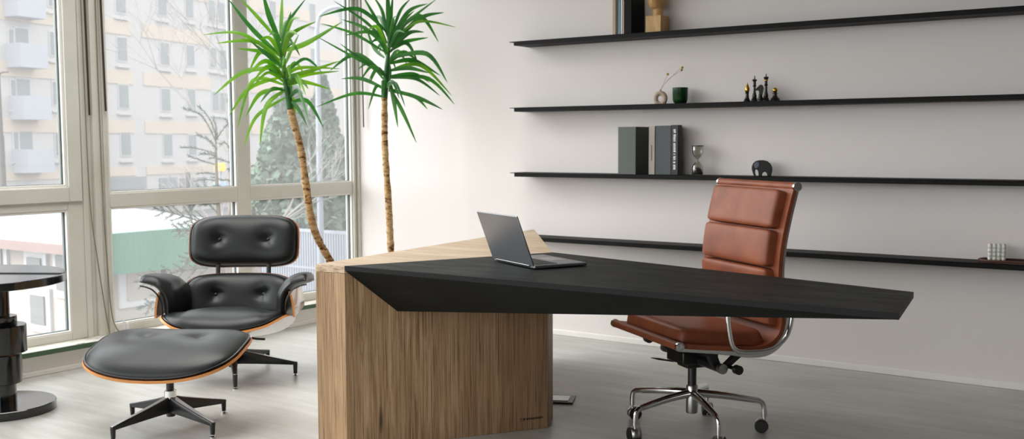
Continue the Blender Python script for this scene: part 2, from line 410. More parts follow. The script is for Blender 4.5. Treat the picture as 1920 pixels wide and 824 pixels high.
def window(n, bays, y0, y1, label, sash=False):
    """bays: list of glass (ya, yb, zlow0, zlow1, zup0, zup1); frame fills y0..y1 around them"""
    root = thing('window_%d' % n, label, None, (0, 0, 0)); structure(root)
    fr = MB(); ys = sorted(bays, key=lambda q: q[0])
    edges = [y0] + sum([[q[0], q[1]] for q in ys], []) + [y1]
    for i in range(0, len(edges), 2): fr.span((-.075, edges[i], .14), (.0, edges[i+1], WT))
    for (a, b_, l0, l1, u0, u1) in ys:
        fr.span((-.075, a, .14), (0, b_, l0)); fr.span((-.075, a, l1), (0, b_, u0)); fr.span((-.075, a, u1), (0, b_, WT))
    fr.build('window_frame', M['frame'], root, bevel=.004)
    for (a, b_, l0, l1, u0, u1) in ys:
        bd = MB(); s_ = MB()
        for z0, z1 in ((l0, l1), (u0, u1)):
            bead_rect(bd, -.022, a-.002, b_+.002, z0-.002, z1+.002, .012, .018)
            bead_rect(s_, -.05, a, b_, z0, z1, .013, .014)
        bd.build('glazing_bead', M['baseboard'], root, bevel=.002)
        s_.build('window_seal', M['frame_dark'], root)
        MB().span((-.034, a, l0), (-.030, b_, l1)).build('lower_pane', M['glass'], root)
        MB().span((-.034, a, u0), (-.030, b_, u1)).build('upper_pane', M['glass'], root)
        if sash and b_ < -2:
            sh = MB(); bead_rect(sh, -.0, a-.085, b_+.085, .925, 3.1, .082, .014)
            sh.build('opening_sash', M['frame'], root, bevel=.004)
    return root
Z = (.187, .878, .960, 3.08)
window(1, [(-2.063, -1.120, *Z), (-1.015, -.052, *Z)], -2.08, .0, 'two bay white framed window beside the back wall corner')
window(2, [(-3.38, -2.33, .185, .877, 1.012, 3.02)], -3.47, -2.235, 'white framed window with opening sash at the left edge', True)
# tall jamb post of several profiles between the two windows
pm = MB()
pm.span((-.09, -2.235, .14), (.004, -2.20, WT)); pm.span((-.09, -2.20, .14), (-.012, -2.165, WT)); pm.span((-.09, -2.165, .14), (.012, -2.125, WT))
pm.span((-.09, -2.125, .14), (-.004, -2.095, WT)); pm.span((-.09, -2.095, .14), (.006, -2.08, WT))
structure(pm.build('trim_3', M['frame'], bevel=.003), 'grooved white jamb post between the windows')
n_ = 4
for (a, b_) in ((-4.55, -3.47), (-5.65, -4.55), (-6.75, -5.65), (-7.85, -6.75), (-9.0, -7.85)):
    window(n_, [(a+.06, b_-.06, *Z)], a, b_, 'white framed window farther along the glazed wall'); n_ += 1
# corner jamb
structure(MB().span((-.075, .0, .0), (0, .03, WT)).span((-.02, -.052, .14), (.012, -.03, WT)).span((-.02, -.018, .14), (.03, 0, WT)).build('trim_4', M['frame'], bevel=.003), 'white corner jamb beside the back wall')

# hanging rods and cables on the jamb post
def rod(pts, r, name, label, cat, m_, grp=None):
    o = MB().tube(pts, r, 8).build(name, m_, smooth=True); tag(o, label, cat, grp); return o
rod([(.02, -2.205, 3.15), (.022, -2.19, 1.41)], .006, 'blind_rod', 'dark brown blind rod hanging left on the jamb post', 'rod', M['wand'])
rod([(.02, -2.108, 3.15), (.022, -2.085, 1.435)], .006, 'blind_rod', 'dark brown blind rod hanging right, beside the middle window', 'rod', M['wand'])
rod([(.085, -.035, 3.15), (.095, -.028, 1.36)], .0045, 'blind_rod', 'thin dark rod hanging in the corner behind the plants', 'rod', M['wand'])
rod(spline([(.018, -2.222, 3.1), (.018, -2.214, 1.6), (.02, -2.205, .92), (.026, -2.17, .55), (.03, -2.14, .3), (.035, -2.12, .152)]), .003, 'hanging_cable', 'thin grey cable running down the left side of the jamb post', 'cable', M['cord'])
rod(spline([(.020, -2.128, 3.1), (.020, -2.124, 1.1), (.022, -2.11, .55), (.028, -2.10, .3), (.05, -2.09, .19), (.07, -2.06, .15), (.08, -2.0, .148)]), .003, 'hanging_cable', 'thin grey cable looping onto the sill at the post', 'cable', M['cord'])
ck = thing('sill_clip', 'small white plastic clip standing on the sill behind the ottoman', 'clip', (.05, -2.02, .14))
MB().box((0, -.012, .035), (.012, .011, .075)).build('prong', M['white_plastic'], ck, bevel=.003)
MB().box((0, .014, .03), (.012, .012, .065)).build('prong', M['white_plastic'], ck, bevel=.003)
MB().box((0, 0, .008), (.02, .04, .012)).build('clip_base', M['white_plastic'], ck, bevel=.003)

# ------------------------------------------------------------------ desk
ZT = .756
A_, B_, C_, D_, E_ = (2.332, -2.70), (2.478, -2.681), (2.956, -1.926), (2.10, -.775), (2.888, -1.785)
dk = thing('executive_desk', 'angular oak desk with a long black tapering top, in the middle of the room', 'desk', (0, 0, 0))
MB().prism([A_, B_, C_, E_, D_], 0.0, ZT-.031).build('oak_body', M['oak'], dk, bevel=.002)
wt = MB().prism([A_, B_, E_, D_], ZT-.030, ZT).build('oak_top', M['oak_top'], dk, bevel=.002)
F1, T1 = (4.641, -2.655), (4.558, -2.19)
sb = MB(); B2_ = (2.4785, -2.6805)
sb.prism([B2_, F1, T1, (E_[0]+.001, E_[1])], ZT-.019, ZT+.0006)
nx, ny = .845, -.535
P1 = (2.594+nx*.002, -2.498+ny*.002, .559)
sb.hull([(B2_[0]+.004, B2_[1]-.002, ZT-.0185), (F1[0]-.004, F1[1]+.004, ZT-.0185), (F1[0]-.004, F1[1]+.004, ZT-.0192), (T1[0]-.004, T1[1]-.0, ZT-.0185), (T1[0]-.004, T1[1], ZT-.0192),
         P1, (C_[0]+.002, C_[1]-.001, .60), (C_[0]+.002, C_[1]-.001, ZT-.0185)])
sb.build('black_top', M['slab'], dk, bevel=.0015)
# burnt-in maker's mark low on the front face
def text_mesh(txt, size, name, m_, parent, mw, extrude=.0004):
    cu = bpy.data.curves.new(name, 'FONT'); cu.body = txt; cu.size = size; cu.extrude = extrude; cu.offset = size*.02
    cu.align_x = 'LEFT'; to = bpy.data.objects.new('tmp', cu); COL.objects.link(to)
    dg = bpy.context.evaluated_depsgraph_get(); me = bpy.data.meshes.new_from_object(to.evaluated_get(dg)); me.name = name
    bpy.data.objects.remove(to); me.materials.clear(); me.materials.append(m_)
    o = bpy.data.objects.new(name, me); COL.objects.link(o); o.parent = parent; o.matrix_local = mw; return o
fx = Vector((.535, .845, 0)); fn = Vector((.845, -.535, 0))
def face_mat(o): return Matrix(((fx.x, 0, fn.x, o[0]), (fx.y, 0, fn.y, o[1]), (0, 1, 0, o[2]), (0, 0, 0, 1)))
lo = Vector((2.892, -2.027, .045)) + fn*.0012
tl_ = text_mesh('JR WOODCRAFT', .0125, 'lettering', M['burn'], dk, face_mat(lo))
tl_['label'] = 'small burnt in maker lettering'
ic = MB(); io = lo - fx*.016
for (u0, v0, u1, v1) in ((0, .008, .009, .0095), (.0075, -.004, .009, .0095), (.0, -.004, .005, -.0028), (.0, .003, .0018, .0066)):
    ic.extr([io+fx*u0+Vector((0, 0, v0)), io+fx*u1+Vector((0, 0, v0)), io+fx*u1+Vector((0, 0, v1)), io+fx*u0+Vector((0, 0, v1))], fn*.0008)
ic.build('emblem', M['burn'], dk)
# floor plate behind the desk
fp = thing('floor_outlet', 'flat black floor outlet cover on the floor behind the desk', 'floor outlet', (2.70, -1.49, 0), .45)
MB().box((0, 0, .004), (.20, .15, .008)).build('cover_frame', M['blk_metal'], fp, bevel=.002)
MB().box((0, 0, .0095), (.15, .10, .003)).build('lid', M['satin'], fp, bevel=.001)

# ------------------------------------------------------------------ laptop
lp_h0 = Vector((2.868, -2.208, ZT+.001)); lp_h1 = Vector((3.195, -2.370, ZT+.001))
def build_laptop():
    hr = (lp_h1-lp_h0); W = .345; D = .238; ang = math.atan2(hr.y, hr.x)
    c = (lp_h0+lp_h1)/2
    r = thing('laptop', 'silver laptop open on the black desk top, its lid back to the viewer', 'laptop', c, ang)
    MB().box((0, D/2, .0085), (W, D, .013)).build('laptop_base', M['alu'], r, bevel=.004, seg=3)
    k = MB()
    for row in range(5):
        nk = 13
        for i in range(nk):
            k.box((-W/2+.032+i*(W-.064)/(nk-1), .028+row*.0195, .0158), ((W-.064)/(nk-1)*.86, .0165, .0014))
    k.build('keyboard', M['keys'], r, bevel=.0006)
    MB().box((0, .182, .0152), (.12, .075, .0008)).build('trackpad', M['satin'], r)
    lid = bpy.data.objects.new('screen_lid', None)
    t = math.radians(20.5); D = .212      # leans back from vertical
    d = Vector((0, -math.sin(t), math.cos(t))); n = Vector((0, -math.cos(t), -math.sin(t)))
    def lidpart(name, m_, x0, x1, a, b_, o0, o1, bev):
        pts = [Vector((0, 0, .0135))+Vector((x, 0, 0))+d*s_ for x, s_ in ((x0, a), (x1, a), (x1, b_), (x0, b_))]
        return MB().extr([p+n*o0 for p in pts], n*(o1-o0)).build(name, m_, r, bevel=bev, seg=3)
    lidpart('screen_lid', M['alu'], -W/2, W/2, .0, D-.002, 0.0, .006, .0025)
    lidpart('screen', M['screen'], -W/2+.008, W/2-.008, .012, D-.01, -.0008, .0002, 0)
    MB().cyl((-W*.4, -.001, .012), (W*.4, -.001, .012), .006).build('hinge', M['satin'], r, smooth=True)
    return r
build_laptop()

# ------------------------------------------------------------------ cushions and shells
def superell(th, a, b_, n):
    c, s_ = math.cos(th), math.sin(th)
    return a*math.copysign(abs(c)**(2/n), c), b_*math.copysign(abs(s_)**(2/n), s_)
def surf(bend, u, v, off=0.0):
    e = 1e-3; p = bend(u, v); n = (bend(u+e, v)-bend(u-e, v)).cross(bend(u, v+e)-bend(u, v-e)).normalized()
    return p + n*off
def pad(bend, a, b_, n, h, K=88, R=16, dimples=(), base=0.0, crown=2.4, dw=.045, dd=.9, fill=.0):
    """upholstered cushion over bend(u,v); its normal side swells by h"""
    mb = MB(); bm = mb.bm
    def top(u, v, r):
        hh = h + fill*(1-(u/a)**2)*(1-.6*(v/b_)**2); z = hh*(max(0, 1-r**crown))**(1/crown)
        for du, dv in dimples:
            q = ((u-du)**2+(v-dv)**2); z -= h*dd*math.exp(-q/(dw*dw*.28))*.55 + h*.20*math.exp(-q/(dw*dw*2.2))
        return base+z
    rings = []
    for i in range(1, R+1):
        r = math.sin(i/R*PI/2) if i < R else 1.0; ring = []
        for k in range(K):
            u, v = superell(2*PI*k/K, a*r, b_*r, n); ring.append(bm.verts.new(surf(bend, u, v, top(u, v, r))))
        rings.append(ring)
    c = bm.verts.new(surf(bend, 0, 0, top(0, 0, 0)))
    for k in range(K): bm.faces.new((c, rings[0][k], rings[0][(k+1) % K]))
    for i in range(R-1):
        for k in range(K): bm.faces.new((rings[i][k], rings[i+1][k], rings[i+1][(k+1) % K], rings[i][(k+1) % K]))
    # underside
    prev = rings[-1]
    for r in (.98, .8, .45):
        ring = []
        for k in range(K):
            u, v = superell(2*PI*k/K, a*r, b_*r, n); ring.append(bm.verts.new(surf(bend, u, v, base-.004)))
        for k in range(K): bm.faces.new((prev[k], ring[k], ring[(k+1) % K], prev[(k+1) % K]))
        prev = ring
    bm.faces.new(prev)
    return mb
def shell(bend, a, b_, n, t=.012, base=0.0, K=96, R=12):
    mb = MB(); bm = mb.bm
    def sheet(off):
        rr = []
        for i in range(1, R+1):
            r = i/R; rr.append([bm.verts.new(surf(bend, *superell(2*PI*k/K, a*r, b_*r, n), off)) for k in range(K)])
        c = bm.verts.new(surf(bend, 0, 0, off))
        for k in range(K): bm.faces.new((c, rr[0][k], rr[0][(k+1) % K]))
        for i in range(R-1):
            for k in range(K): bm.faces.new((rr[i][k], rr[i+1][k], rr[i+1][(k+1) % K], rr[i][(k+1) % K]))
        return rr[-1]
    p, q = sheet(base), sheet(base-t)
    for k in range(K): bm.faces.new((p[k], q[k], q[(k+1) % K], p[(k+1) % K])).material_index = 1
    return mb
def edge_tube(bend, a, b_, n, r, off, K=96):
    return MB().tube([surf(bend, *superell(2*PI*k/K, a, b_, n), off) for k in range(K)], r, 6, closed=True)
def button(bend, u, v, off, r, mat_, parent):
    p = surf(bend, u, v, off); q = surf(bend, u, v, off+.01)
    MB().lathe([(0, -.004), (r, -.003), (r*.9, .002), (r*.5, .0045), (0, .005)], p, q-p, 14).build('button', mat_, parent, smooth=True)

def star_leg(rad, ang, hub_z, hub_t, tip_z, foot=True, w0=.040, w1=.022):
    """tapered blade leg from hub to tip, with a short vertical foot"""
    mb = MB(); c, s_ = math.cos(ang), math.sin(ang)
    def P(r, w, z): return (c*r - s_*w, s_*r + c*w, z)
    n = 8; prev = None
    for i in range(n+1):
        t = i/n; r = .012+(rad-.012)*t; w = (w0+(w1-w0)*t)/2
        zt = hub_z+(tip_z-hub_z)*t**.9; th = hub_t+(.018-hub_t)*t**.8
        ring = [mb.bm.verts.new(P(r, w_, z)) for w_, z in ((-w*.75, zt), (w*.75, zt), (w, zt-th*.25), (w*.7, zt-th), (-w*.7, zt-th), (-w, zt-th*.25))]
        if prev:
            for k in range(6):
                f = mb.bm.faces.new((prev[k], prev[(k+1) % 6], ring[(k+1) % 6], ring[k]))
                f.material_index = 1 if k == 0 else 0
        else: mb.bm.faces.new(ring[::-1])
        prev = ring
    mb.bm.faces.new(prev)
    if foot: mb.cyl(P(rad-.008, 0, tip_z-.004), P(rad-.008, 0, .012), w1*.55, w1*.42, 12)
    return mb
def glide(rad, ang, parent, r=.014):
    c, s_ = math.cos(ang), math.sin(ang)
    return MB().lathe([(0, 0), (r, 0), (r, .004), (r*.35, .008), (r*.3, .014), (0, .014)], (c*(rad-.008), s_*(rad-.008), 0), seg=16).build('foot_glide', M['chrome'], parent, smooth=True)

# ------------------------------------------------------------------ ottoman
ot = thing('ottoman', 'black leather ottoman in a bent plywood shell on a four star base', 'ottoman', (1.58, -2.86, 0), math.radians(31))
def ott_bend(u, v):
    z = .309 + .42*u*u + .20*v
    return Vector((u*.985, v, z))
sh_ = shell(ott_bend, .346, .243, 3.4, .013, 0).build('plywood_shell', [M['veneer'], M['ply_edge']], ot, smooth=True)
cu_ = pad(ott_bend, .338, .235, 3.4, .068, dimples=((-.137, .04), (.137, .04)), base=.004, crown=2.1, dw=.05, dd=.30, fill=.032).build('cushion', M['blk_leather'], ot, smooth=True)
edge_tube(ott_bend, .340, .237, 3.4, .0045, .008).build('piping', M['blk_piping'], cu_, smooth=True)
for s_ in (-1, 1): button(ott_bend, s_*.137, .04, .060, .011, M['blk_leather'], cu_)
MB().lathe([(0, .05), (.019, .05), (.021, .14), (.0, .14)], seg=20).build('hub', M['blk_metal'], ot, smooth=True)
MB().lathe([(0, .132), (.026, .132), (.026, .165), (.021, .168), (0, .168)], seg=24).build('hub_collar', M['chrome'], ot, smooth=True)
MB().cyl((0, 0, .165), (0, 0, .280), .0165).build('pedestal', M['blk_metal'], ot, smooth=True)
MB().box((0, 0, .272), (.12, .08, .012)).build('mounting_plate', M['blk_metal'], ot, bevel=.004)
for k in range(4):
    a = math.radians(58+90*k)
    lg = star_leg(.295, a, .142, .075, .066).build('leg', [M['blk_metal'], M['satin']], ot, smooth=True, bevel=.002)
    glide(.295, a, lg)

# ------------------------------------------------------------------ lounge chair
lc = thing('lounge_chair', 'black leather lounge chair with bent plywood shells beside the window', 'lounge chair', (.978, -2.009, 0), math.radians(37.7))
def tilt_bend(cy, cz, tilt, k, k4=0.0):
    c, s_ = math.cos(tilt), math.sin(tilt)
    def f(u, v): return Vector((u, cy + s_*v - k*u*u - k4*u**4, cz + c*v))
    return f
def head_b(u, v): return Vector((u, .405 + .26*v - .55*u*u + .5*v*v, .690 + .965*v))
def back_b(u, v): return Vector((u, .265 + .30*v - 1.0*u*u + .4*v*v, .385 + .95*v))
def seat_b(u, v): return Vector((u, v-.055, .235 + .70*u*u + 1.0*max(0, abs(u)-.22)**1.6 - .20*v))
# normal of these bends: u x v ; head/back need to face the sitter (-y): u=x, v=z -> x cross z = -y  ok
def upholstered(bend, a, b_, n, h, dim, off, root, prefix, crown=2.3, dw=.05, dd=.6, fill=0):
    shp = shell(bend, a+.010, b_+.010, n, .012, 0).build(prefix+'_shell', [M['veneer'], M['ply_edge']], root, smooth=True)
    cs = pad(bend, a, b_, n, h, dimples=dim, base=.004, crown=crown, dw=dw, dd=dd, fill=fill).build(prefix+'_cushion', M['blk_leather'], root, smooth=True)
    edge_tube(bend, a+.002, b_+.002, n, .0045, .008).build('piping', M['blk_piping'], cs, smooth=True)
    for d_ in dim: button(bend, d_[0], d_[1], off, .0105, M['blk_leather'], cs)
    return cs
upholstered(head_b, .298, .142, 4.2, .078, ((-.142, .004), (.142, .004)), .044, lc, 'headrest', crown=2.8, dd=.62)
upholstered(back_b, .292, .132, 5.0, .080, ((-.142, .015), (.142, .015)), .044, lc, 'backrest', crown=2.8, dd=.62)
upholstered(seat_b, .318, .275, 3.4, .088, (), .05, lc, 'seat', crown=2.6, fill=.055)
for x in (-.142, .142):
    MB().tube(spline([(x, .31, .40), (x, .315, .50), (x, .34, .58), (x, .40, .66)], 5), .006, 8, flat=2.3).build('back_brace', M['blk_metal'], lc, bevel=.002)
def arm(sg):
    mb = MB(); bm = mb.bm
    cl = spline([(.292, 0, .335), (.290, 0, .41), (.303, 0, .472), (.340, 0, .520), (.385, 0, .540), (.428, 0, .546)], 4)
    n = len(cl); y0, y1, NY = -.175, .235, 16; rings = []
    for j in range(NY+1):
        t = j/NY; e = (1-abs(2*t-1)**5)**(1/2.5); th = .004+.027*e; ring = []
        yy = y0+(y1-y0)*t; inn = -.035*max(0, t-.45)      # sweeps inward towards the back
        rise = .008-.050*t
        for side in (1, -1):
            rng = range(n) if side == 1 else range(n-1, -1, -1)
            for i in rng:
                tg = (cl[min(i+1, n-1)]-cl[max(i-1, 0)]).normalized(); nr = Vector((-tg.z, 0, tg.x))
                q = i/(n-1); rr = th*(1-(abs(2*q-1))**8*.55)
                p = cl[i]+nr*rr*side; sc_ = 1-.10*(1-e)
                ring.append(bm.verts.new((sg*(p.x+inn), yy, .36+(p.z-.36)*(.9+.1*e)+rise)))
        rings.append(ring)
    m_ = len(rings[0])
    for j in range(NY):
        for i in range(m_): bm.faces.new((rings[j][i], rings[j][(i+1) % m_], rings[j+1][(i+1) % m_], rings[j+1][i]))
    bm.faces.new(rings[0][::-1]); bm.faces.new(rings[-1])
    return mb
for sg in (-1, 1):
    ap = arm(sg).build('armrest', M['blk_leather'], lc, smooth=True)
    pl = spline([(sg*.318, -.172, .345), (sg*.318, -.176, .41), (sg*.332, -.178, .455), (sg*.362, -.178, .492), (sg*.395, -.178, .508), (sg*.428, -.172, .514)], 5)
    MB().tube(pl, .0042, 6).build('piping', M['blk_piping'], ap, smooth=True)
    # outer plywood flank carrying the arm, joining seat and back shells
    fl = MB(); bm = fl.bm; cl = spline([(.352, 0, .345), (.350, 0, .39), (.340, 0, .45), (.330, 0, .48)], 4); rows = []
    for y in (-.16, -.08, 0, .08, .16, .24):
        rows.append([[bm.verts.new((sg*(p.x+o-.05*max(0, y)), y, p.z-.02*abs(y-.02))) for p in cl] for o in (0, .011)])
    for a_, b2 in zip(rows[:-1], rows[1:]):
        for s2 in (0, 1):
            for i in range(len(cl)-1): bm.faces.new((a_[s2][i], a_[s2][i+1], b2[s2][i+1], b2[s2][i]))
        for i in (0, len(cl)-1): bm.faces.new((a_[0][i], a_[1][i], b2[1][i], b2[0][i])).material_index = 1
    for rw_ in (rows[0], rows[-1]):
        for i in range(len(cl)-1): bm.faces.new((rw_[0][i], rw_[0][i+1], rw_[1][i+1], rw_[1][i])).material_index = 1
    fl.build('arm_flank', [M['veneer'], M['ply_edge']], lc, smooth=True)
MB().lathe([(0, .05), (.024, .05), (.026, .15), (.02, .155), (0, .155)], seg=20).build('hub', M['blk_metal'], lc, smooth=True)
MB().cyl((0, 0, .15), (0, 0, .225), .019).build('pedestal', M['blk_metal'], lc, smooth=True)
MB().box((0, 0, .232), (.20, .22, .02)).build('mounting_plate', M['blk_metal'], lc, bevel=.006)
MB().tube([(.10, -.10, .225), (.16, -.13, .222), (.20, -.14, .222)], .006, 8).build('tilt_lever', M['blk_plastic'], lc, smooth=True)
for k in range(5):
    a = math.radians(-76+72*k)
    lg = star_leg(.345, a, .150, .085, .078, w0=.044, w1=.024).build('leg', [M['blk_metal'], M['satin']], lc, smooth=True, bevel=.002)
    glide(.345, a, lg)

# ------------------------------------------------------------------ office chair
oc = thing('office_chair', 'cognac leather high back office chair with chrome frame behind the desk', 'office chair', (3.497, -1.622, 0), math.radians(-35))
PR = [(-.215, .440), (-.12, .428), (0, .415), (.10, .405), (.18, .412), (.235, .45), (.255, .51), (.245, .60), (.235, .70), (.245, .82), (.27, .94), (.300, 1.052)]
PC = spline([(0, y, z) for y, z in PR], 8)
AL = [0.0]
for i in range(1, len(PC)): AL.append(AL[-1]+(PC[i]-PC[i-1]).length)
TOT = AL[-1]
def on_curve(s_):
    s_ = max(-.05, min(TOT+.05, s_))
    if s_ <= 0: return PC[0]+(PC[1]-PC[0]).normalized()*s_
    if s_ >= TOT: return PC[-1]+(PC[-1]-PC[-2]).normalized()*(s_-TOT)
    for i in range(1, len(AL)):
        if AL[i] >= s_: t = (s_-AL[i-1])/(AL[i]-AL[i-1]); return PC[i-1].lerp(PC[i], t)
def s_of(yz):
    return min(range(len(PC)), key=lambda i: (PC[i].y-yz[0])**2+(PC[i].z-yz[1])**2)
def sling_bend(s0):
    def f(u, v):
        p = on_curve(s0+v); return Vector((u, p.y, p.z))
    return f
sl = MB(); bm = sl.bm; prev = None
for i in range(0, len(PC)):
    nrm = (PC[min(i+1, len(PC)-1)]-PC[max(i-1, 0)]).normalized(); nr = Vector((0, -nrm.z, nrm.y))
    ring = [bm.verts.new(PC[i]+Vector((x, 0, 0))+nr*o) for x, o in ((-.298, .009), (.298, .009), (.298, -.009), (-.298, -.009))]
    if prev:
        for k in range(4): bm.faces.new((prev[k], prev[(k+1) % 4], ring[(k+1) % 4], ring[k]))
    else: bm.faces.new(ring[::-1])
    prev = ring
bm.faces.new(prev)
sl.build('leather_sling', M['cognac'], oc, smooth=True)
def boxpad(s0, s1, hw, h, name, mid_seam=False):
    b_ = (s1-s0)/2
    o = pad(sling_bend((s0+s1)/2), hw, b_-.001, 14.0, h, K=128, R=20, base=.009, crown=7.5).build(name, M['cognac'], oc, smooth=True)
    return o
iy = lambda y, z: AL[s_of((y, z))]
sd = boxpad(.012, iy(.20, .43), .262, .062, 'seat_pad')
MB().tube([surf(sling_bend(0), u*1.0, .035, .068) for u in [-.24+.48*i/12 for i in range(13)]], .0018, 6).build('seam', M['cognac'], sd, smooth=True)
zs = [.475, .585, .725, .888, 1.045]
for i in range(4):
    a, b2 = [AL[min(range(len(PC)), key=lambda k: abs(PC[k].z-zz) + (10 if PC[k].y < .2 else 0))] for zz in (zs[i], zs[i+1])]
    boxpad(a+.002, b2-.002, .262, .050, 'back_pad')
for (y, z, nm) in ((-.225, .438, 'front_tube'), (.306, 1.062, 'top_tube')):
    o = MB().cyl((-.296, y, z), (.296, y, z), .0175, seg=24).build(nm, M['cognac'], oc, smooth=True)
    for sg in (-1, 1):
        MB().lathe([(0, 0), (.019, 0), (.019, .012), (.012, .013), (.012, .0115), (.006, .0115), (.006, .0135), (0, .0135)], (sg*.294, y, z), (sg, 0, 0), 22).build('end_cap', M['chrome'], o, smooth=True)
for sg in (-1, 1):
    rl = MB(); bm = rl.bm; prev = None
    for i in range(len(PC)):
        tg = (PC[min(i+1, len(PC)-1)]-PC[max(i-1, 0)]).normalized(); nr = Vector((0, -tg.z, tg.y))
        w_ = .012 + .016*math.exp(-((AL[i]-.42)/.16)**2)          # rail broadens round the bend
        ring = [bm.verts.new(PC[i]+Vector((sg*x, 0, 0))+nr*o) for x, o in ((.276, -.009), (.292, -.009), (.292, -.012-w_), (.276, -.012-w_))]
        if prev:
            for k in range(4): bm.faces.new((prev[k], prev[(k+1) % 4], ring[(k+1) % 4], ring[k]))
        else: bm.faces.new(ring[::-1])
        prev = ring
    bm.faces.new(prev)
    rl.build('side_rail', M['chrome'], oc, smooth=True, bevel=.002)
    al = spline([(sg*.312, -.01, .62), (sg*.312, -.015, .54), (sg*.312, .0, .45), (sg*.312, .02, .415), (sg*.312, .06, .400), (sg*.312, .15, .398), (sg*.312, .21, .412), (sg*.312, .262, .455), (sg*.312, .285, .53), (sg*.312, .283, .60), (sg*.312, .25, .640), (sg*.312, .15, .650), (sg*.312, .04, .648)], 6)
    ar = MB().tube(al, .0085, 10, closed=True, flat=1.2).build('arm_loop', M['chrome'], oc, smooth=True)
    MB().tube(spline([(sg*.312, .02, .652), (sg*.312, .13, .660), (sg*.312, .25, .650)], 5), .016, 10, flat=.6).build('arm_pad', M['cognac'], ar, smooth=True)
# mechanism
me_ = MB().box((0, .0, .335), (.15, .17, .055)).box((0, .01, .31), (.09, .12, .05)).box((0, .0, .37), (.10, .12, .03)).build('tilt_mechanism', M['blk_plastic'], oc, bevel=.006)
cb = MB().cyl((-.235, 0, .322), (.235, 0, .322), .019).build('cross_bar', M['blk_metal'], oc, smooth=True)
for sg in (-1, 1): MB().cyl((sg*.234, 0, .322), (sg*.256, 0, .322), .021).build('end_cap', M['satin'], cb, smooth=True)
for sg in (-1, 1):
    MB().extr([(sg*.19, -.075, .43), (sg*.19, -.03, .43), (sg*.19, .015, .325), (sg*.19, -.02, .315)], (sg*.03, 0, 0)).build('seat_bracket', M['blk_metal'], oc, bevel=.003)
    MB().extr([(sg*.205, .12, .415), (sg*.205, .17, .415), (sg*.205, .035, .315), (sg*.205, .0, .315)], (sg*.028, 0, 0)).build('rear_bracket', M['blk_metal'], oc, bevel=.003)
MB().cyl((-.245, -.09, .375), (-.225, -.09, .375), .024).cyl((-.23, -.09, .375), (-.1, -.06, .36), .006).build('tension_knob', M['satin'], oc, smooth=True)
MB().cyl((.20, .05, .322), (.285, .05, .322), .008).cyl((.27, .05, .322), (.297, .05, .322), .019).build('lock_knob', M['blk_plastic'], oc, smooth=True)
MB().tube([(-.03, -.02, .305), (-.10, -.04, .29), (-.15, -.06, .288)], .004, 8).tube([(-.14, -.055, .288), (-.17, -.07, .288), (-.21, -.09, .288)], [.007, .010, .003], 8, flat=.5).build('height_lever', M['blk_plastic'], oc, smooth=True)
MB().cyl((0, 0, .18), (0, 0, .32), .0185).build('gas_column', M['blk_metal'], oc, smooth=True)
MB().lathe([(0, .082), (.024, .082), (.0255, .09), (.0255, .20), (.021, .206), (0, .206)], seg=28).build('hub', M['satin'], oc, smooth=True)
for k in range(5):
    a = math.radians(-6+72*k+(-3 if k == 0 else 0)); c, s_ = math.cos(a), math.sin(a)
    pts = spline([(c*.018, s_*.018, .168), (c*.13, s_*.13, .160), (c*.26, s_*.26, .142), (c*.292, s_*.292, .134), (c*.306, s_*.306, .115), (c*.308, s_*.308, .068)], 5)
    n = len(pts); lg = MB().tube(pts, [.0165-.0065*min(1, i/(n*.6)) for i in range(n)], 12, flat=1.15).build('leg', M['chrome'], oc, smooth=True)
    b2 = a+.9+k*.5; d = Vector((math.cos(b2), math.sin(b2), 0)); q = Vector((-d.y, d.x, 0)); o = Vector((c*.308, s_*.308, 0)) + q*.012
    cs = bpy.data.objects.new('caster', None)
    cst = MB().lathe([(0, -.024), (.026, -.024), (.0285, -.018), (.0285, -.004), (.02, -.003), (.02, .003), (.0285, .004), (.0285, .018), (.026, .024), (0, .024)], o+Vector((0, 0, .0290)), d, 26).build('caster', M['blk_plastic'], oc, smooth=True)
    hd = MB(); prev = None
    for j in range(11):
        th = math.radians(-20+170*j/10); rr = .0315
        base = o+Vector((0, 0, .029))+q*(-math.cos(th)*rr)+Vector((0, 0, math.sin(th)*rr))
        ring = [hd.bm.verts.new(base+d*x) for x in (-.021, .021)]
        if prev: hd.bm.faces.new((prev[0], prev[1], ring[1], ring[0]))
        prev = ring
    ho = hd.build('caster_hood', M['satin'], cst, smooth=True, norm=False); md = ho.modifiers.new('s', 'SOLIDIFY'); md.thickness = .002
    MB().cyl(Vector((c*.308, s_*.308, .052)), Vector((c*.308, s_*.308, .075)), .006).build('caster_stem', M['chrome'], cst, smooth=True)

# ------------------------------------------------------------------ pedestal table at left
pt = thing('pedestal_table', 'glossy black pedestal side table with stacked cylinders at the left edge', 'table', (.68, -3.125, 0))
MB().lathe([(0, 0), (.228, 0), (.232, .003), (.232, .038), (.229, .041), (0, .041)], seg=64).build('base_disc', M['lacquer'], pt, smooth=True)
MB().lathe([(0, .041), (.062, .041), (.062, .135), (0, .135)], seg=40).build('lower_neck', M['lacquer'], pt, smooth=True)
MB().lathe([(0, .134), (.086, .134), (.09, .137), (.09, .268), (.087, .271), (0, .271)], seg=48).build('lower_cylinder', M['lacquer'], pt, smooth=True)
MB().lathe([(0, .270), (.075, .270), (.075, .279), (0, .279)], seg=40).build('copper_ring', M['copper'], pt, smooth=True)
MB().lathe([(0, .278), (.111, .278), (.115, .281), (.115, .405), (.112, .408), (0, .408)], seg=48).build('upper_cylinder', M['lacquer'], pt, smooth=True)
MB().lathe([(0, .407), (.074, .407), (.076, .41), (.076, .448), (.074, .45), (0, .45)], seg=40).build('collar', M['lacquer'], pt, smooth=True)
MB().lathe([(0, .449), (.046, .449), (.046, .60), (0, .60)], seg=36).build('upper_neck', M['lacquer'], pt, smooth=True)
tt = []
for k in range(96):
    a = 2*PI*k/96; tt.append((.415*math.cos(a), .40*math.sin(a)))
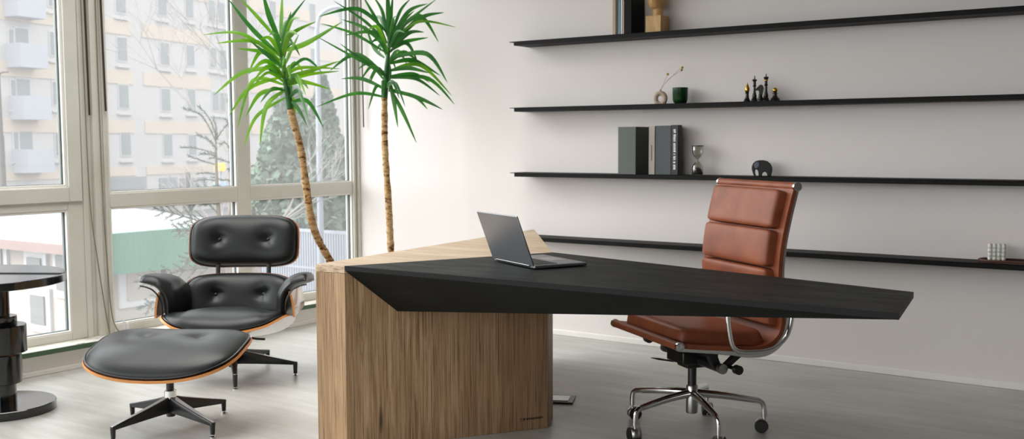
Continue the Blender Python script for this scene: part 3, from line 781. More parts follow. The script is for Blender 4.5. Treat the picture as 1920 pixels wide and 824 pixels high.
ca, sa = math.cos(math.radians(35)), math.sin(math.radians(35))
cx_, cy_ = -.105, -.073
def tr2(p): return (cx_+p[0]*ca-p[1]*sa, cy_+p[0]*sa+p[1]*ca)
MB().prism([tr2(p) for p in tt], .602, .640).build('table_top', M['lacquer'], pt, bevel=.004)
back_half = [p for p in tt if p[1]*.97+p[0]*.06 > .06]
back_half.sort(key=lambda p: math.atan2(p[1], p[0]))
MB().prism([tr2((p[0]*.985, p[1]*.985)) for p in back_half], .6395, .646).build('polished_inlay', M['lacquer_top'], pt, bevel=.002)

# ------------------------------------------------------------------ shelves
SZ = [1.884, 1.467, 1.053, .645]; SD = .17
nm = ['topmost long black wall shelf, under the thin books and carved head', 'second long black wall shelf from the top, under the chess pieces', 'third long black wall shelf from the top, under the grey books', 'lowest long black wall shelf, behind the office chair']
for z, l_ in zip(SZ, nm):
    s_ = thing('wall_shelf', l_, 'shelf', (1.50, 0, z), 0, 'black wall shelves')
    MB().span((0, -SD, -.004), (6.0, 0, 0)).build('shelf_board', M['shelf'], s_, bevel=.001)
    MB().span((.035, -SD, -.026), (6.0, -SD+.004, -.004)).span((.035, -SD+.004, -.026), (6.0, -.0, -.023)).build('shelf_lip', M['shelf'], s_, bevel=.001)

# ---- things on shelves
def book(x0, w_, z, h, d, m_, label, y1=-.005, group=None, pages=True, tilt=0):
    y0 = y1-d
    r = thing('book', label, 'book', (x0+w_/2, (y0+y1)/2, z), tilt, group)
    MB().span((-w_/2, -d/2, 0), (-w_/2+.003, d/2, h)).span((w_/2-.003, -d/2, 0), (w_/2, d/2, h)).span((-w_/2, -d/2, 0), (w_/2, -d/2+.003, h)).build('cover', m_, r, bevel=.001)
    MB().span((-w_/2+.003, -d/2+.004, .003), (w_/2-.003, d/2-.004, h-.003)).build('pages', M['paper'], r)
    return r
z = SZ[0]+.0005
x = 2.255
for (w_, c, l_, h, dd) in ((.021, (176, 150, 128), 'thin tan book at the left end of the top shelf row', .218, .158), (.012, (78, 74, 36), 'thin olive book between the tan and blue ones', .220, .158),
                        (.017, (110, 134, 164), 'thin blue book on the top shelf', .223, .158), (.013, (214, 216, 206), 'thin white book right of the blue one on the top shelf', .224, .158),
                        (.010, (196, 176, 168), 'thin pinkish book touching the thick black one', .222, .158)):
    book(x, w_, z, h, dd, mat('cover_cloth', c, .6), l_, group='thin books on the top shelf', y1=-.008); x += w_+.001
book(x+.001, .048, z, .226, .16, M['blk_book'], 'thick black book at the right end of the top shelf row', y1=-.006)
# carved head
hx = 2.508
hd = thing('head_sculpture', 'pale wooden head sculpture on a square block, on the top shelf', 'sculpture', (hx, -.085, z), .0)
MB().box((0, 0, .043), (.088, .088, .086)).build('wood_block', M['pine_block'], hd, bevel=.002)
MB().lathe([(0, .085), (.030, .085), (.027, .10), (.027, .118), (.029, .128), (0, .13)], (0.004, 0, 0), seg=28).build('neck', M['pine_block'], hd, smooth=True)
hm = MB()
prof = [(0, .117), (.022, .120), (.036, .130), (.044, .150), (.050, .180), (.052, .21), (.047, .245), (.032, .27), (.012, .282), (0, .284)]
hm.lathe(prof, (0, 0, 0), seg=32)
for v in hm.bm.verts:
    if v.co.y < 0 and v.co.z < .16: v.co.y *= 1.12          # chin forward
    v.co.y *= 1.12
    g = math.exp(-((v.co.x/.009)**2+((v.co.z-.19)/.018)**2))
    if v.co.y < 0: v.co.y -= .016*g
hm.build('head', M['pine_block'], hd, smooth=True)
hd.scale = (1.13, 1.13, 1.13)
# donut vase
z = SZ[1]+.0005
vs = thing('donut_vase', 'beige ring shaped vase on the second shelf', 'vase', (2.535, -.09, z), math.radians(14))
vm = MB(); vm.tube([(.0285*math.cos(a), 0, .036+.0285*1.12*math.sin(a)) for a in [2*PI*k/48 for k in range(48)]], .0145, 20, closed=True)
for v in vm.bm.verts: v.co.z = max(.0, v.co.z-.004+.0)
vm.build('ring_body', M['clay'], vs, smooth=True)
MB().lathe([(0, .066), (.0085, .068), (.0055, .078), (.0065, .086), (.004, .086), (.003, .07), (0, .07)], seg=18).build('vase_neck', M['clay'], vs, smooth=True)
ds = thing('dried_flowers', 'dried stems with yellow ball flowers standing in the beige vase', 'dried flowers', (2.535, -.09, z+.08), math.radians(14))
for pts, hds in (([(0, 0, 0), (.03, 0, .045), (.075, 0, .085), (.125, .0, .112)], [(.125, 0, .116)]), ([(0, 0, 0), (.025, .004, .04), (.065, .006, .078), (.118, .01, .13)], [(.127, .01, .131)]), ([(0, 0, 0), (.018, -.006, .035), (.034, -.008, .07), (.045, -.01, .09)], [(.046, -.01, .093)])):
    st = MB().tube(spline(pts, 6), .0009, 5).build('stem', M['stem'], ds, smooth=True)
    for h in hds: MB().sphere(h, .0075, seg=12).build('flower_head', M['yellow'], st, smooth=True)
# green tumbler, ribbed
tb = MB(); seg = 72
pr = [(0, 0), (.024, 0), (.032, .006), (.0355, .02), (.037, .082), (.0350, .082), (.034, .02), (.028, .010), (0, .009)]
tb.lathe(pr, seg=seg)
for v in tb.bm.verts:
    r = math.hypot(v.co.x, v.co.y)
    if r > .0352 or (r > .034 and v.co.z < .03):
        a = math.atan2(v.co.y, v.co.x); f = 1+.022*math.cos(a*18); v.co.x *= f; v.co.y *= f
o = tb.build('glass_tumbler', M['green_glass'], loc=(2.664, -.09, z), smooth=True)
o.scale = (1.2, 1.2, 1.13)
tag(o, 'dark green ribbed glass tumbler beside the ring vase', 'tumbler')
# chess pieces
def chess(x, y, h, prof, label, gold_from=None, mb_extra=None, name='chess_piece'):
    r = thing(name, label, 'chess piece', (x, y, z), 0, 'decorative chess pieces')
    MB().lathe([(a*h, b*h) for a, b in prof], seg=24).build('piece_body', M['chess'], r, smooth=True)
    return r
bp = [(0, 0), (.20, 0), (.21, .05), (.16, .10), (.17, .13), (.12, .18), (.10, .3), (.085, .45), (.13, .5), (.09, .53), (0, .54)]
c1 = chess(3.082, -.10, .100, [(a*.95, b) for a, b in bp], 'bishop chess piece with a gold pointed head, leftmost of the row')
MB().lathe([(0, .05), (.010, .054), (.014, .062), (.013, .074), (.008, .088), (.004, .097), (.003, .104), (0, .106)], seg=20).build('gold_head', M['gold'], c1, smooth=True)
tall = [(0, 0), (.13, 0), (.135, .04), (.10, .08), (.11, .10), (.075, .16), (.09, .2), (.075, .26), (.05, .36), (.042, .56), (.075, .59), (.05, .63), (.055, .72)]
c2 = chess(3.121, -.09, .145, tall+[(.045, .76), (.11, .82), (.08, .84), (.03, .86), (.018, .9), (.018, .97), (0, 1.0)], 'tall thin queen chess piece with a flared collar, second from left')
c4 = chess(3.186, -.085, .152, tall+[(.05, .74), (.065, .78), (.10, .87), (.07, .89), (.03, .90), (.016, .92), (.02, .96), (.01, 1.0), (0, 1.0)], 'tallest king chess piece with a crown, between the knight and the pawn')
MB().lathe([(.0075, .110), (.0105, .114), (.0105, .118), (.008, .121)], seg=20).build('gold_band', M['gold'], c4, smooth=True)
c5 = chess(3.237, -.08, .068, [(0, 0), (.42, 0), (.43, .06), (.34, .14), (.36, .2), (.25, .28), (.16, .45), (.15, .6), (.26, .64), (.2, .68), (0, .7)], 'short pawn chess piece with a gold ball head, rightmost of the row')
MB().sphere((0, 0, .060), .0145, seg=18).build('gold_head', M['gold'], c5, smooth=True)
c3 = thing('chess_piece', 'knight chess piece shaped like a horse head, in the middle of the row', 'chess piece', (3.154, -.085, z), math.radians(20), 'decorative chess pieces')
MB().lathe([(0, 0), (.019, 0), (.0195, .006), (.015, .012), (.016, .017), (.011, .026), (.010, .036), (0, .036)], seg=24).build('piece_body', M['chess'], c3, smooth=True)
hp = [(-.010, .034), (-.007, .048), (-.010, .060), (-.018, .062), (-.028, .058), (-.030, .066), (-.022, .075), (-.012, .084), (-.004, .092), (.004, .094), (.014, .086), (.018, .072), (.014, .052), (.011, .034)]
MB().extr([(x_, -.006, z_) for x_, z_ in hp], (0, .012, 0)).build('horse_head', M['chess'], c3, bevel=.003)

# third shelf
z = SZ[2]+.0005
gsl = mat('grey_green_cover', (84, 90, 86), .6); lg_ = mat('light_grey_cover', (168, 160, 152), .6); sl2 = mat('slate_cover', (70, 76, 78), .6); bk2 = mat('near_black_cover', (24, 24, 23), .5)
book(2.295, .120, z, .282, .160, gsl, 'wide grey green binder box, leftmost on the third shelf', group='grey books on the third shelf', y1=-.006)
b2 = book(2.475, .042, z, .285, .114, lg_, 'light grey book between the darker ones on the third shelf', group='grey books on the third shelf', y1=-.006)
book(2.518, .104, z, .287, .112, sl2, 'wide slate grey book right of the light grey one', group='grey books on the third shelf', y1=-.006)
b4 = book(2.623, .045, z, .290, .05, bk2, 'black book with white spine lettering, rightmost on the third shelf', group='grey books on the third shelf', y1=-.07)
lt = MB(); rnd = random.Random(5); zz = .265
while zz > .03:
    h = rnd.choice((.004, .006, .009)); lt.box((rnd.uniform(-.001, .001), -.0255, zz-h/2), (.014, .0012, h)); zz -= h+rnd.choice((.002, .002, .009))
lt.build('spine_lettering', M['white_plastic'], b4)
lt = MB(); zz = .17
while zz > .08:
    lt.box((0, -.058, zz), (.006, .001, .004)); zz -= .007
lt.build('spine_lettering', M['blk_book'], b2)
# hourglass
hg = thing('hourglass', 'smoky glass hourglass with dark sand on the third shelf', 'hourglass', (2.779, -.09, z))
MB().lathe([(0, 0), (.028, 0), (.032, .006), (.032, .045), (.024, .062), (.005, .084), (.005, .090), (.024, .112), (.032, .129), (.032, .162), (.028, .168), (0, .168)], seg=36).build('glass_body', M['hour_glass'], hg, smooth=True)
MB().lathe([(0, .004), (.026, .004), (.029, .01), (.029, .032), (.012, .042), (0, .044)], seg=30).build('sand', M['sand'], hg, smooth=True)
MB().lathe([(.0285, .1655), (.0325, .1655), (.0325, .171), (0, .171), (0, .168), (.0285, .168)], seg=36).build('top_rim', M['blk_metal'], hg, smooth=True)
# elephant, faces left
el = thing('elephant_figurine', 'black wooden elephant figurine facing left on the third shelf', 'figurine', (3.172, -.09, z), math.radians(20))
op = [(-.040, .0), (-.048, .012), (-.055, .035), (-.056, .052), (-.050, .070), (-.036, .083), (-.016, .088), (.008, .088), (.028, .083), (.046, .068), (.055, .048), (.056, .030), (.052, .012), (.050, .0), (.030, .0), (.028, .012), (.022, .022), (.014, .024), (.006, .019), (.001, .010), (.0, .0), (-.018, .0), (-.019, .015), (-.022, .030), (-.030, .038), (-.037, .034), (-.038, .018), (-.033, .0)]
MB().extr([(x_, -.021, z_) for x_, z_ in op], (0, .042, 0)).build('elephant_body', M['ele'], el, bevel=.007, seg=3)
ea = [(-.040, .048), (-.043, .062), (-.036, .076), (-.022, .080), (-.014, .074), (-.013, .058), (-.022, .046), (-.032, .042)]
for sy in (-.0255, .0205): MB().extr([(x_, sy, z_) for x_, z_ in ea], (0, .005, 0)).build('ear', M['ear'], el, bevel=.002)
# lowest shelf: tray and candle
z = SZ[3]+.0005
ty = thing('wooden_tray', 'dark wooden oblong tray at the right end of the lowest shelf', 'tray', (4.490, -.095, z))
tp = []
for k in range(64):
    u, v = superell(2*PI*k/64, .17, .065, 3.2); tp.append((u, v))
MB().prism(tp, 0, .008).build('tray_floor', M['walnut'], ty, bevel=.002)
rm = MB().tube([(u, v, .011) for u, v in tp], .006, 8, closed=True).build('tray_rim', M['walnut'], ty, smooth=True)
cd = MB(); cd.box((0, 0, .042), (.066, .066, .072)); 
for i in range(4):
    for j in range(4):
        for k in range(4):
            if i in (0, 3) or j in (0, 3) or k in (0, 3): cd.sphere((-.0303+.0202*i, -.0303+.0202*j, .0115+.0202*k), .0115, seg=10)
o = cd.build('bubble_candle', M['candle'], loc=(4.400, -.095, z+.0085), smooth=True); o.rotation_euler = (0, 0, math.radians(12))
tag(o, 'white bubble candle cube standing in the dark tray', 'candle')

# ------------------------------------------------------------------ yuccas
RV = Vector((.8147, .5799, 0)); DV = Vector((-.5799, .8147, 0)); UV = Vector((0, 0, 1))
def leaf(mb, p0, p1, p2, w, mi, roll):
    """arched strap leaf through three points"""
    q = spline([p0, p1, p2], 7); n = len(q); rows = []
    side0 = None
    for i, p in enumerate(q):
        t = i/(n-1); tg = (q[min(i+1, n-1)]-q[max(i-1, 0)]).normalized()
        view = (DV*math.cos(roll)+UV*math.sin(roll)); s_ = tg.cross(view)
        if s_.length < .15: s_ = tg.cross(RV)
        s_.normalize(); nr = s_.cross(tg)
        if side0 is not None and s_.dot(side0) < 0: s_ = -s_; nr = -nr
        side0 = s_
        ww = w*.5*(.38+.62*math.sin(min(1, t*1.7)*PI/2))*(1-max(0, (t-.40)/.60)**1.35)+.0006
        rows.append([mb.bm.verts.new(p-s_*ww+nr*ww*.35), mb.bm.verts.new(p), mb.bm.verts.new(p+s_*ww+nr*ww*.35)])
    for a, b_ in zip(rows[:-1], rows[1:]):
        for k in (0, 1): mb.bm.faces.new((a[k], a[k+1], b_[k+1], b_[k])).material_index = mi
def yucca(base, trunk, crown0, unit, leaves, zc, label, potr, seed, bright):
    rn = random.Random(seed)
    r = thing('yucca_plant', label, 'potted plant', (base[0], base[1], 0))
    B = Vector((base[0], base[1], 0))
    MB().lathe([(0, 0), (potr*.8, 0), (potr, .26), (potr*1.03, .28), (potr*.94, .28), (potr*.9, .25), (0, .25)], seg=40).build('pot', M['pot'], r, smooth=True)
    MB().lathe([(0, .24), (potr*.9, .245), (0, .256)], seg=30).build('soil', M['soil'], r, smooth=True)
    tp = [Vector(p)-B for p in spline(trunk, 10)]
    n = len(tp); rr = [.021*(1+.10*rn.uniform(-1, 1))*(1.15-.2*i/n) for i in range(n)]
    MB().tube(tp, rr, 14).build('trunk', M['trunk'], r, smooth=True)
    core = MB().tube([tp[-1], tp[-1]+(Vector(crown0[1])-Vector(crown0[0]))*.5, tp[-1]+(Vector(crown0[1])-Vector(crown0[0]))], [.021, .018, .006], 10).build('crown_core', M['leaf_b'], r, smooth=True)
    C0 = Vector(crown0[0])-B; 
    def P(px, d): return C0 + RV*((px[0]-zc[0])*unit) + UV*(-(px[1]-zc[1])*unit) + DV*d
    k = 0
    for (a, b_, c) in leaves:
        dp = rn.uniform(-.16, .16); ax = tp_axis(a, zc, unit, crown0)
        mi = 0 if rn.random() < bright else 1
        lf = MB(); leaf(lf, P(a, 0), P(b_, dp*.6), P(c, dp), rn.uniform(.021, .034), 0, rn.uniform(-.5, .5))
        lf.build('leaf', M['leaf_a'] if mi == 0 else M['leaf_b'], r, smooth=True, norm=False)
    H = (Vector(crown0[1])-Vector(crown0[0]))
    for j in range(20):
        f = rn.uniform(0.05, .95); o = C0+H*f
        az = rn.choice((-1, 1))*rn.uniform(.9, 2.2)
        d = DV*math.sin(az)+RV*math.cos(az)*.8; ln = rn.uniform(.26, .40); el_ = -.35+1.5*f
        p1 = o+d*ln*.5+UV*ln*(.35*el_+.12); p2 = o+d*ln*.95+UV*ln*(.75*el_-.25)
        if (p2+B).y > -.06 or (p2+B).x < .08: continue
        lf = MB(); leaf(lf, o, p1, p2, rn.uniform(.020, .030), 0, rn.uniform(-.3, .3))
        lf.build('leaf', M['leaf_a'] if rn.random() < bright else M['leaf_b'], r, smooth=True, norm=False)
    return r
def tp_axis(*a): return 0
S1, S2 = 2.942, 2.943
L1 = [((380,310),(250,180),(130,20)),((385,240),(345,110),(325,-10)),((385,240),(383,100),(383,-30)),((385,230),(420,130),(515,0)),((390,290),(470,205),(605,150)),((395,290),(510,240),(700,120)),
 ((385,340),(200,205),(10,215)),((380,240),(270,110),(175,5)),((375,300),(340,180),(298,88)),((390,360),(300,300),(160,280)),((375,345),(280,290),(205,400)),((385,380),(185,400),(20,525)),((392,380),(330,320),(235,240)),
 ((395,385),(440,330),(515,215)),((400,440),(480,380),(700,385)),((400,430),(540,400),(706,345)),((400,460),(520,415),(690,395)),((410,480),(480,450),(630,490)),((398,470),(240,450),(155,712)),((395,490),(265,520),(185,640)),
 ((402,500),(320,590),(295,800)),((400,500),(345,495),(290,570)),((405,540),(250,640),(180,805)),((415,560),(470,590),(530,690)),((405,480),(500,455),(550,500)),((388,340),(360,220),(340,100)),((392,430),(350,400),(340,340)),((390,300),(425,190),(460,90)),((390,430),(220,490),(110,640)),((385,320),(250,240),(60,255)),((400,300),(450,250),(495,320))]
L2 = [((380,240),(310,90),(240,-30)),((390,250),(405,110),(422,-30)),((380,200),(350,60),(295,-30)),((388,200),(395,60),(392,-60)),((405,200),(450,60),(505,-10)),((400,260),(480,140),(660,5)),((400,220),(500,70),(610,28)),
 ((400,230),(560,125),(765,160)),((420,190),(560,90),(665,235)),((375,230),(250,110),(80,0)),((380,180),(230,60),(20,105)),((370,290),(200,190),(25,135)),((370,400),(240,340),(0,205)),((370,250),(250,150),(120,100)),
 ((370,300),(330,200),(290,165)),((365,420),(240,330),(120,240)),((360,440),(280,350),(215,380)),((365,490),(230,430),(115,430)),((365,535),(200,515),(-10,590)),((390,440),(420,560),(445,705)),((390,480),(470,620),(548,790)),
 ((385,500),(520,530),(590,600)),((385,490),(560,545),(690,608)),((395,390),(560,360),(735,530)),((395,350),(520,330),(670,415)),((400,320),(600,300),(715,460)),((395,430),(600,430),(745,575)),((395,420),(520,405),(605,450)),
 ((395,390),(500,380),(620,410)),((395,290),(500,190),(590,185)),((400,280),(480,230),(605,205)),((395,260),(490,240),(550,355)),((390,430),(540,435),(670,530)),((385,330),(388,400),(383,455)),((365,320),(300,260),(250,130)),
 ((370,420),(210,300),(60,390)),((400,260),(560,110),(700,78)),((395,240),(450,150),(540,70)),((370,270),(300,180),(150,200)),((400,340),(470,290),(540,330))]
u1 = 6.38/2003.3/S1; u2 = 6.97/2003.3/S2
# plant 1: crown runs from zoom (432,600) up to (383,250)
c10 = Vector((.80, -1.392, 1.448)); c11 = c10 + RV*((383-432)*u1) + UV*((600-250)*u1)
yucca((1.02, -1.06), [(1.02, -1.06, .25), (.90, -1.08, .38), (.80, -1.10, .535), (.79, -1.225, .765), (.80, -1.31, 1.18), (.80, -1.365, 1.36), tuple(c10)], (c10, c11), u1, L1, (432, 600), 'bright green yucca with a leaning trunk, in front of the window', .125, 3, .75)
c20 = Vector((.730, -.5, 1.54)); c21 = c20 + RV*((395-362)*u2) + UV*((540-200)*u2)
yucca((.80, -.49), [(.80, -.49, .25), (.775, -.50, .45), (.765, -.50, .60), (.752, -.50, .86), (.728, -.50, 1.2), (.728, -.5, 1.4), tuple(c20)], (c20, c21), u2, L2, (362, 540), 'deep green yucca with a straight trunk, in the corner against the white wall', .13, 8, .15)

# ------------------------------------------------------------------ outside: fir tree close to the glass
def fir():
    rn = random.Random(11)
    r = thing('fir_tree', 'small fir tree with two leaders just outside the middle window', 'fir tree', (-.80, -.62, -3.0))
    O = Vector((-.80, -.62, -3.0))
    MB().tube([(0, 0, 0), (0, .0, 3.3), (0, -.02, 4.0), (0, -.02, 4.36)], [.06, .03, .012, .005], 8).build('trunk', M['fir_bark'], r, smooth=True)
    MB().tube([(0, .02, 3.5), (.0, .10, 3.75), (0, .13, 4.0), (0, .13, 4.42)], [.014, .011, .009, .005], 8).build('trunk', M['fir_bark'], r, smooth=True)
    br = MB(); nd = MB()
    def twig(a, b_, c, nl=.028, dens=230):
        q = spline([a, b_, c], 6); br.tube(q, [.004*(1-.6*i/len(q)) for i in range(len(q))], 5)
        L_ = sum((q[i+1]-q[i]).length for i in range(len(q)-1)); N_ = int(L_*dens*3.0)
        for k in range(N_):
            t = rn.random()*(len(q)-1.001); i = int(t); p = q[i].lerp(q[i+1], t-i); tg = (q[i+1]-q[i]).normalized()
            rv = Vector((rn.gauss(0, 1), rn.gauss(0, 1), rn.gauss(0, 1))); pv = (rv-tg*rv.dot(tg)).normalized()
            d = (pv*.8+tg*.75).normalized()*nl*rn.uniform(.7, 1.1); s_ = d.cross(tg).normalized()*.0019
            vs_ = [nd.bm.verts.new(x) for x in (p-s_, p+s_, p+d+s_*.4, p+d-s_*.4)]; nd.bm.faces.new(vs_)
    def W(y, z, x=-.8): return Vector((x, y, z))-O
    for a, b_, c in [  # (y, z) pairs on the tree's own plane, from stem to tip, with small depth offsets
        ((-.63, 1.25), (-.75, 1.44), (-.91, 1.495)), ((-.62, 1.27), (-.70, 1.42), (-.80, 1.51)), ((-.63, 1.2), (-.74, 1.27), (-.87, 1.31)), ((-.63, 1.17), (-.75, 1.21), (-.86, 1.22)),
        ((-.63, 1.15), (-.72, 1.17), (-.81, 1.17)), ((-.63, 1.09), (-.71, 1.12), (-.80, 1.16)), ((-.63, 1.02), (-.68, 1.03), (-.735, 1.03)), ((-.63, .97), (-.70, .985), (-.77, .975)),
        ((-.63, 1.28), (-.58, 1.38), (-.53, 1.40)), ((-.50, 1.26), (-.49, 1.35), (-.55, 1.43)), ((-.50, 1.20), (-.56, 1.25), (-.62, 1.24)), ((-.50, 1.18), (-.44, 1.21), (-.40, 1.2)),
        ((-.50, 1.10), (-.56, 1.13), (-.62, 1.14)), ((-.50, 1.05), (-.55, 1.07), (-.62, 1.05)), ((-.50, 1.05), (-.44, 1.07), (-.39, 1.08)), ((-.50, .98), (-.44, 1.0), (-.40, 1.04)),
        ((-.50, .97), (-.55, .98), (-.60, 1.0)), ((-.62, .93), (-.70, .93), (-.76, .93)), ((-.50, 1.24), (-.47, 1.32), (-.44, 1.38)), ((-.62, 1.3), (-.63, 1.38), (-.64, 1.44)),
        ((-.50, .93), (-.45, .95), (-.40, .93))]:
        dx = rn.uniform(-.12, .14)
        twig(W(a[0], a[1]), W(b_[0], b_[1], -.8+dx*.6), W(c[0], c[1], -.8+dx))
    # wide lower branches
    def bough(a, b_, c, n=6):
        A, Bq, Cq = W(*a), W(*b_), W(*c); q = spline([A, Bq, Cq], 8); twig(A, Bq, Cq, .03, 210)
        for k in range(n):
            i = int((k+1.5)/(n+1)*(len(q)-2)); p = q[i]; tg = (q[i+1]-q[i]).normalized()
            for sd in (-1, 1):
                s_ = (UV*sd*.8+Vector((rn.uniform(-.6, .6), 0, 0))).normalized()
                l_ = .14*(1-.55*i/len(q)); twig(p, p+(tg*.7+s_*.5)*l_*.6, p+(tg*.9+s_*.6)*l_, .026, 190)
    bough((-.62, .62), (-.9, .72), (-1.18, .80)); bough((-.62, .58), (-.82, .62), (-1.03, .63)); bough((-.62, .50), (-.8, .45), (-.95, .41), 4)
    bough((-.62, .35), (-1.0, .34), (-1.38, .31, -.75)); bough((-.62, .25), (-1.0, .18), (-1.40, .14, -.7)); bough((-.62, .72), (-.78, .85), (-.86, .82), 3)
    bough((-.62, .66), (-.30, .72), (-.05, .73)); bough((-.62, .45), (-.45, .48), (-.2, .5)); bough((-.62, .80), (-.70, .82), (-.74, .90), 2)
    for k in range(26):
        a = rn.uniform(0, 2*PI); zz = rn.uniform(-1.6, .45); l_ = .5+.35*(-zz+.4); d = Vector((math.cos(a), math.sin(a), 0))
        if d.x > .45: continue
        s0 = Vector((0, 0, zz+3)); twig(s0, s0+d*l_*.5+UV*.02, s0+d*l_-UV*.05, .03, 120)
    br.build('branches', M['fir_bark'], r, smooth=True)
    o = nd.build('needles', M['fir'], r, norm=False); o['kind'] = 'stuff'
fir()

# ------------------------------------------------------------------ outside: ground, buildings, trees, poles
structure(MB().box((-60, 40, -3.1), (260, 260, .2)).build('ground', M['ext_ground']), 'pale wet ground outside')
BD = Vector((-.242, .970, 0)); BN = Vector((.970, .242, 0))     # facade direction, outward normal towards the office
def pixray(px, py):
    d = _F*2003.32 + _R*(px-960) + _U*(429.8-py); return d
BP = CAM + pixray(235, 262).normalized()*66.0
def onfac(px, py):
    d = pixray(px, py); t = (BP-CAM).dot(BN)/d.dot(BN); q = CAM+d*t-BP; return q.dot(BD), q.z+BP.z
ab = thing('apartment_building', 'pale apartment block with peach bands far behind the windows', 'building', (BP.x, BP.y, -3.0), math.atan2(BD.y, BD.x)-PI/2)
# local frame: +x = outward normal (towards office), +y = along facade
def fbox(u0, u1, z0, z1, d0, d1): return ((d0, u0, z0+3), (d1, u1, z1+3))
MB().span(*fbox(-14, 34, -3, 19, -9, 0)).build('facade', M['render_white'], ab)
def fb(px0, px1, py0, py1):
    (u0, z1), (u1, _), (_, z0) = onfac(px0, py0), onfac(px1, py0), onfac(px0, py1); return u0, u1, z0, z1
for (py0, py1) in ((40, 66), (132, 158), (226, 250), (314, 330), (-50, -24), (-140, -114)):
    for (a, b_) in ((-60, 60), (60, 118), (192, 250), (270, 395), (470, 560), (560, 640)):
        u0, u1, z0, z1 = fb(235, 236, py0, py1); u0 = onfac(a, 200)[0]; u1 = onfac(b_, 200)[0]
        if a == -60: u0 = -14
        MB().span(*fbox(u0, u1, z0, z1, -.1, .06)).build('peach_band', M['peach'], ab)
wins = []
for cx0, cy0, w_, h_ in [(225, 2, .75, 1.3), (303, 8, .75, 1.3), (354, 14, .7, 1.25), (228, 92, .75, 1.3), (308, 101, .75, 1.3), (356, 104, .7, 1.25), (231, 181, .75, 1.3), (310, 187, .75, 1.3), (358, 187, .7, 1.25), (235, 270, .75, 1.3), (314, 272, .75, 1.3), (360, 272, .7, 1.25),
                        (396, 20, .6, 1.3), (414, 24, .6, 1.3), (399, 108, .6, 1.2), (417, 112, .6, 1.2), (403, 190, .6, 1.2), (418, 192, .6, 1.2), (101, 82, .55, 1.2), (106, 175, .55, 1.2), (111, 270, .55, 1.2), (40, 76, .8, 1.2), (43, 171, .8, 1.2), (48, 269, .8, 1.2), (36, -18, .8, 1.2), (97, -10, .55, 1.2),
                        (20, 78, .25, 1.2), (24, 173, .25, 1.2), (29, 270, .25, 1.2), (510, 20, .75, 1.3), (513, 105, .75, 1.3), (515, 190, .75, 1.3), (585, 24, .75, 1.3), (587, 108, .75, 1.3), (640, 30, .75, 1.3)]:
    u, zz = onfac(cx0, cy0)
    f = MB().span(*fbox(u-w_/2-.08, u+w_/2+.08, zz-h_/2-.08, zz+h_/2+.08, -.05, .05)).span(*fbox(u-w_/2-.2, u+w_/2+.2, zz-h_/2-.42, zz-h_/2-.34, 0, .18)).build('window', M['ext_frame'], ab)
    MB().span(*fbox(u-w_/2, u+w_/2, zz-h_/2, zz+h_/2, .0, .07)).build('pane', M['ext_glass'], f)
for cx0, cy0 in ((35, 106), (42, 203), (48, 302), (30, 12)):
    u, zz = onfac(cx0, cy0); MB().span(*fbox(u-.85, u+.95, zz-.6, zz+.6, 0, 1.0)).build('balcony', M['balcony'], ab)
# shop-front strip at street level
for cx0, w_ in ((238, 3.2), (315, 1.6), (362, 2.6)):
    u, zz = onfac(cx0, 344); MB().span(*fbox(u-w_/2, u+w_/2, zz-.35, zz+.35, 0, .08)).build('shop_window', M['ext_glass'], ab)

# low house, convex corner towards the office
def atz(px, py, z_):
    d = pixray(px, py); return CAM + d*((z_-CAM.z)/d.z)
K = atz(172, 462, -.25)
hs = thing('low_house', 'low pale house with snow dusted roof just outside the left window', 'house', (K.x, K.y, -3.0))
MB().span((-16, 0, 0), (0, 3.2, 2.75)).build('wall', M['house_wall'], hs)
rf = MB(); rf.hull([(-16.4, -.4, 2.75), (.4, -.4, 2.75), (.4, 3.6, 2.75), (-16.4, 3.6, 2.75), (-15, 1.6, 3.2), (-1.5, 1.6, 3.2)])
rf.build('roof', M['snow'], hs)
MB().span((-16.4, -.46, 2.66), (.3, -.38, 2.80)).build('eave_board', M['eave'], hs)
MB().span((.36, -.46, 2.35), (.46, 3.6, 2.95)).build('green_fascia', M['green_tin'], hs)
def hp_(px, py, side):    # local position on a wall of the house
    d = pixray(px, py)
    t = (K.y-CAM.y)/d.y if side == 'y' else (K.x-CAM.x)/d.x
    q = CAM+d*t; return q-Vector((K.x, K.y, -3))
for (x0, y0, x1, y1, nm_) in ((112, 478, 150, 548, 'window'), (58, 482, 84, 505, 'window'), (64, 552, 92, 610, 'door'), (4, 450, 12, 520, 'downpipe')):
    a, b_ = hp_(x0, y0, 'y'), hp_(x1, y1, 'y')
    f = MB().span((a.x-.12, -.05, b_.z-.12), (b_.x+.12, .05, a.z+.12)).build(nm_, M['ext_frame'], hs)
    MB().span((a.x, -.08, b_.z), (b_.x, .02, a.z)).build('pane', M['house_pane'], f)
for (x0, y0, x1, y1, nm_) in ((232, 472, 298, 556, 'garage_door'), (306, 465, 310, 560, 'downpipe')):
    a, b_ = hp_(x0, y0, 'x'), hp_(x1, y1, 'x')
    f = MB().span((-.05, a.y-.12, b_.z-.1), (.05, b_.y+.12, a.z+.15)).build(nm_, M['ext_frame'], hs)
    MB().span((.0, a.y, b_.z), (.07, b_.y, a.z)).build('panel', M['house_wall'] if nm_ == 'garage_door' else M['ext_glass'], f)

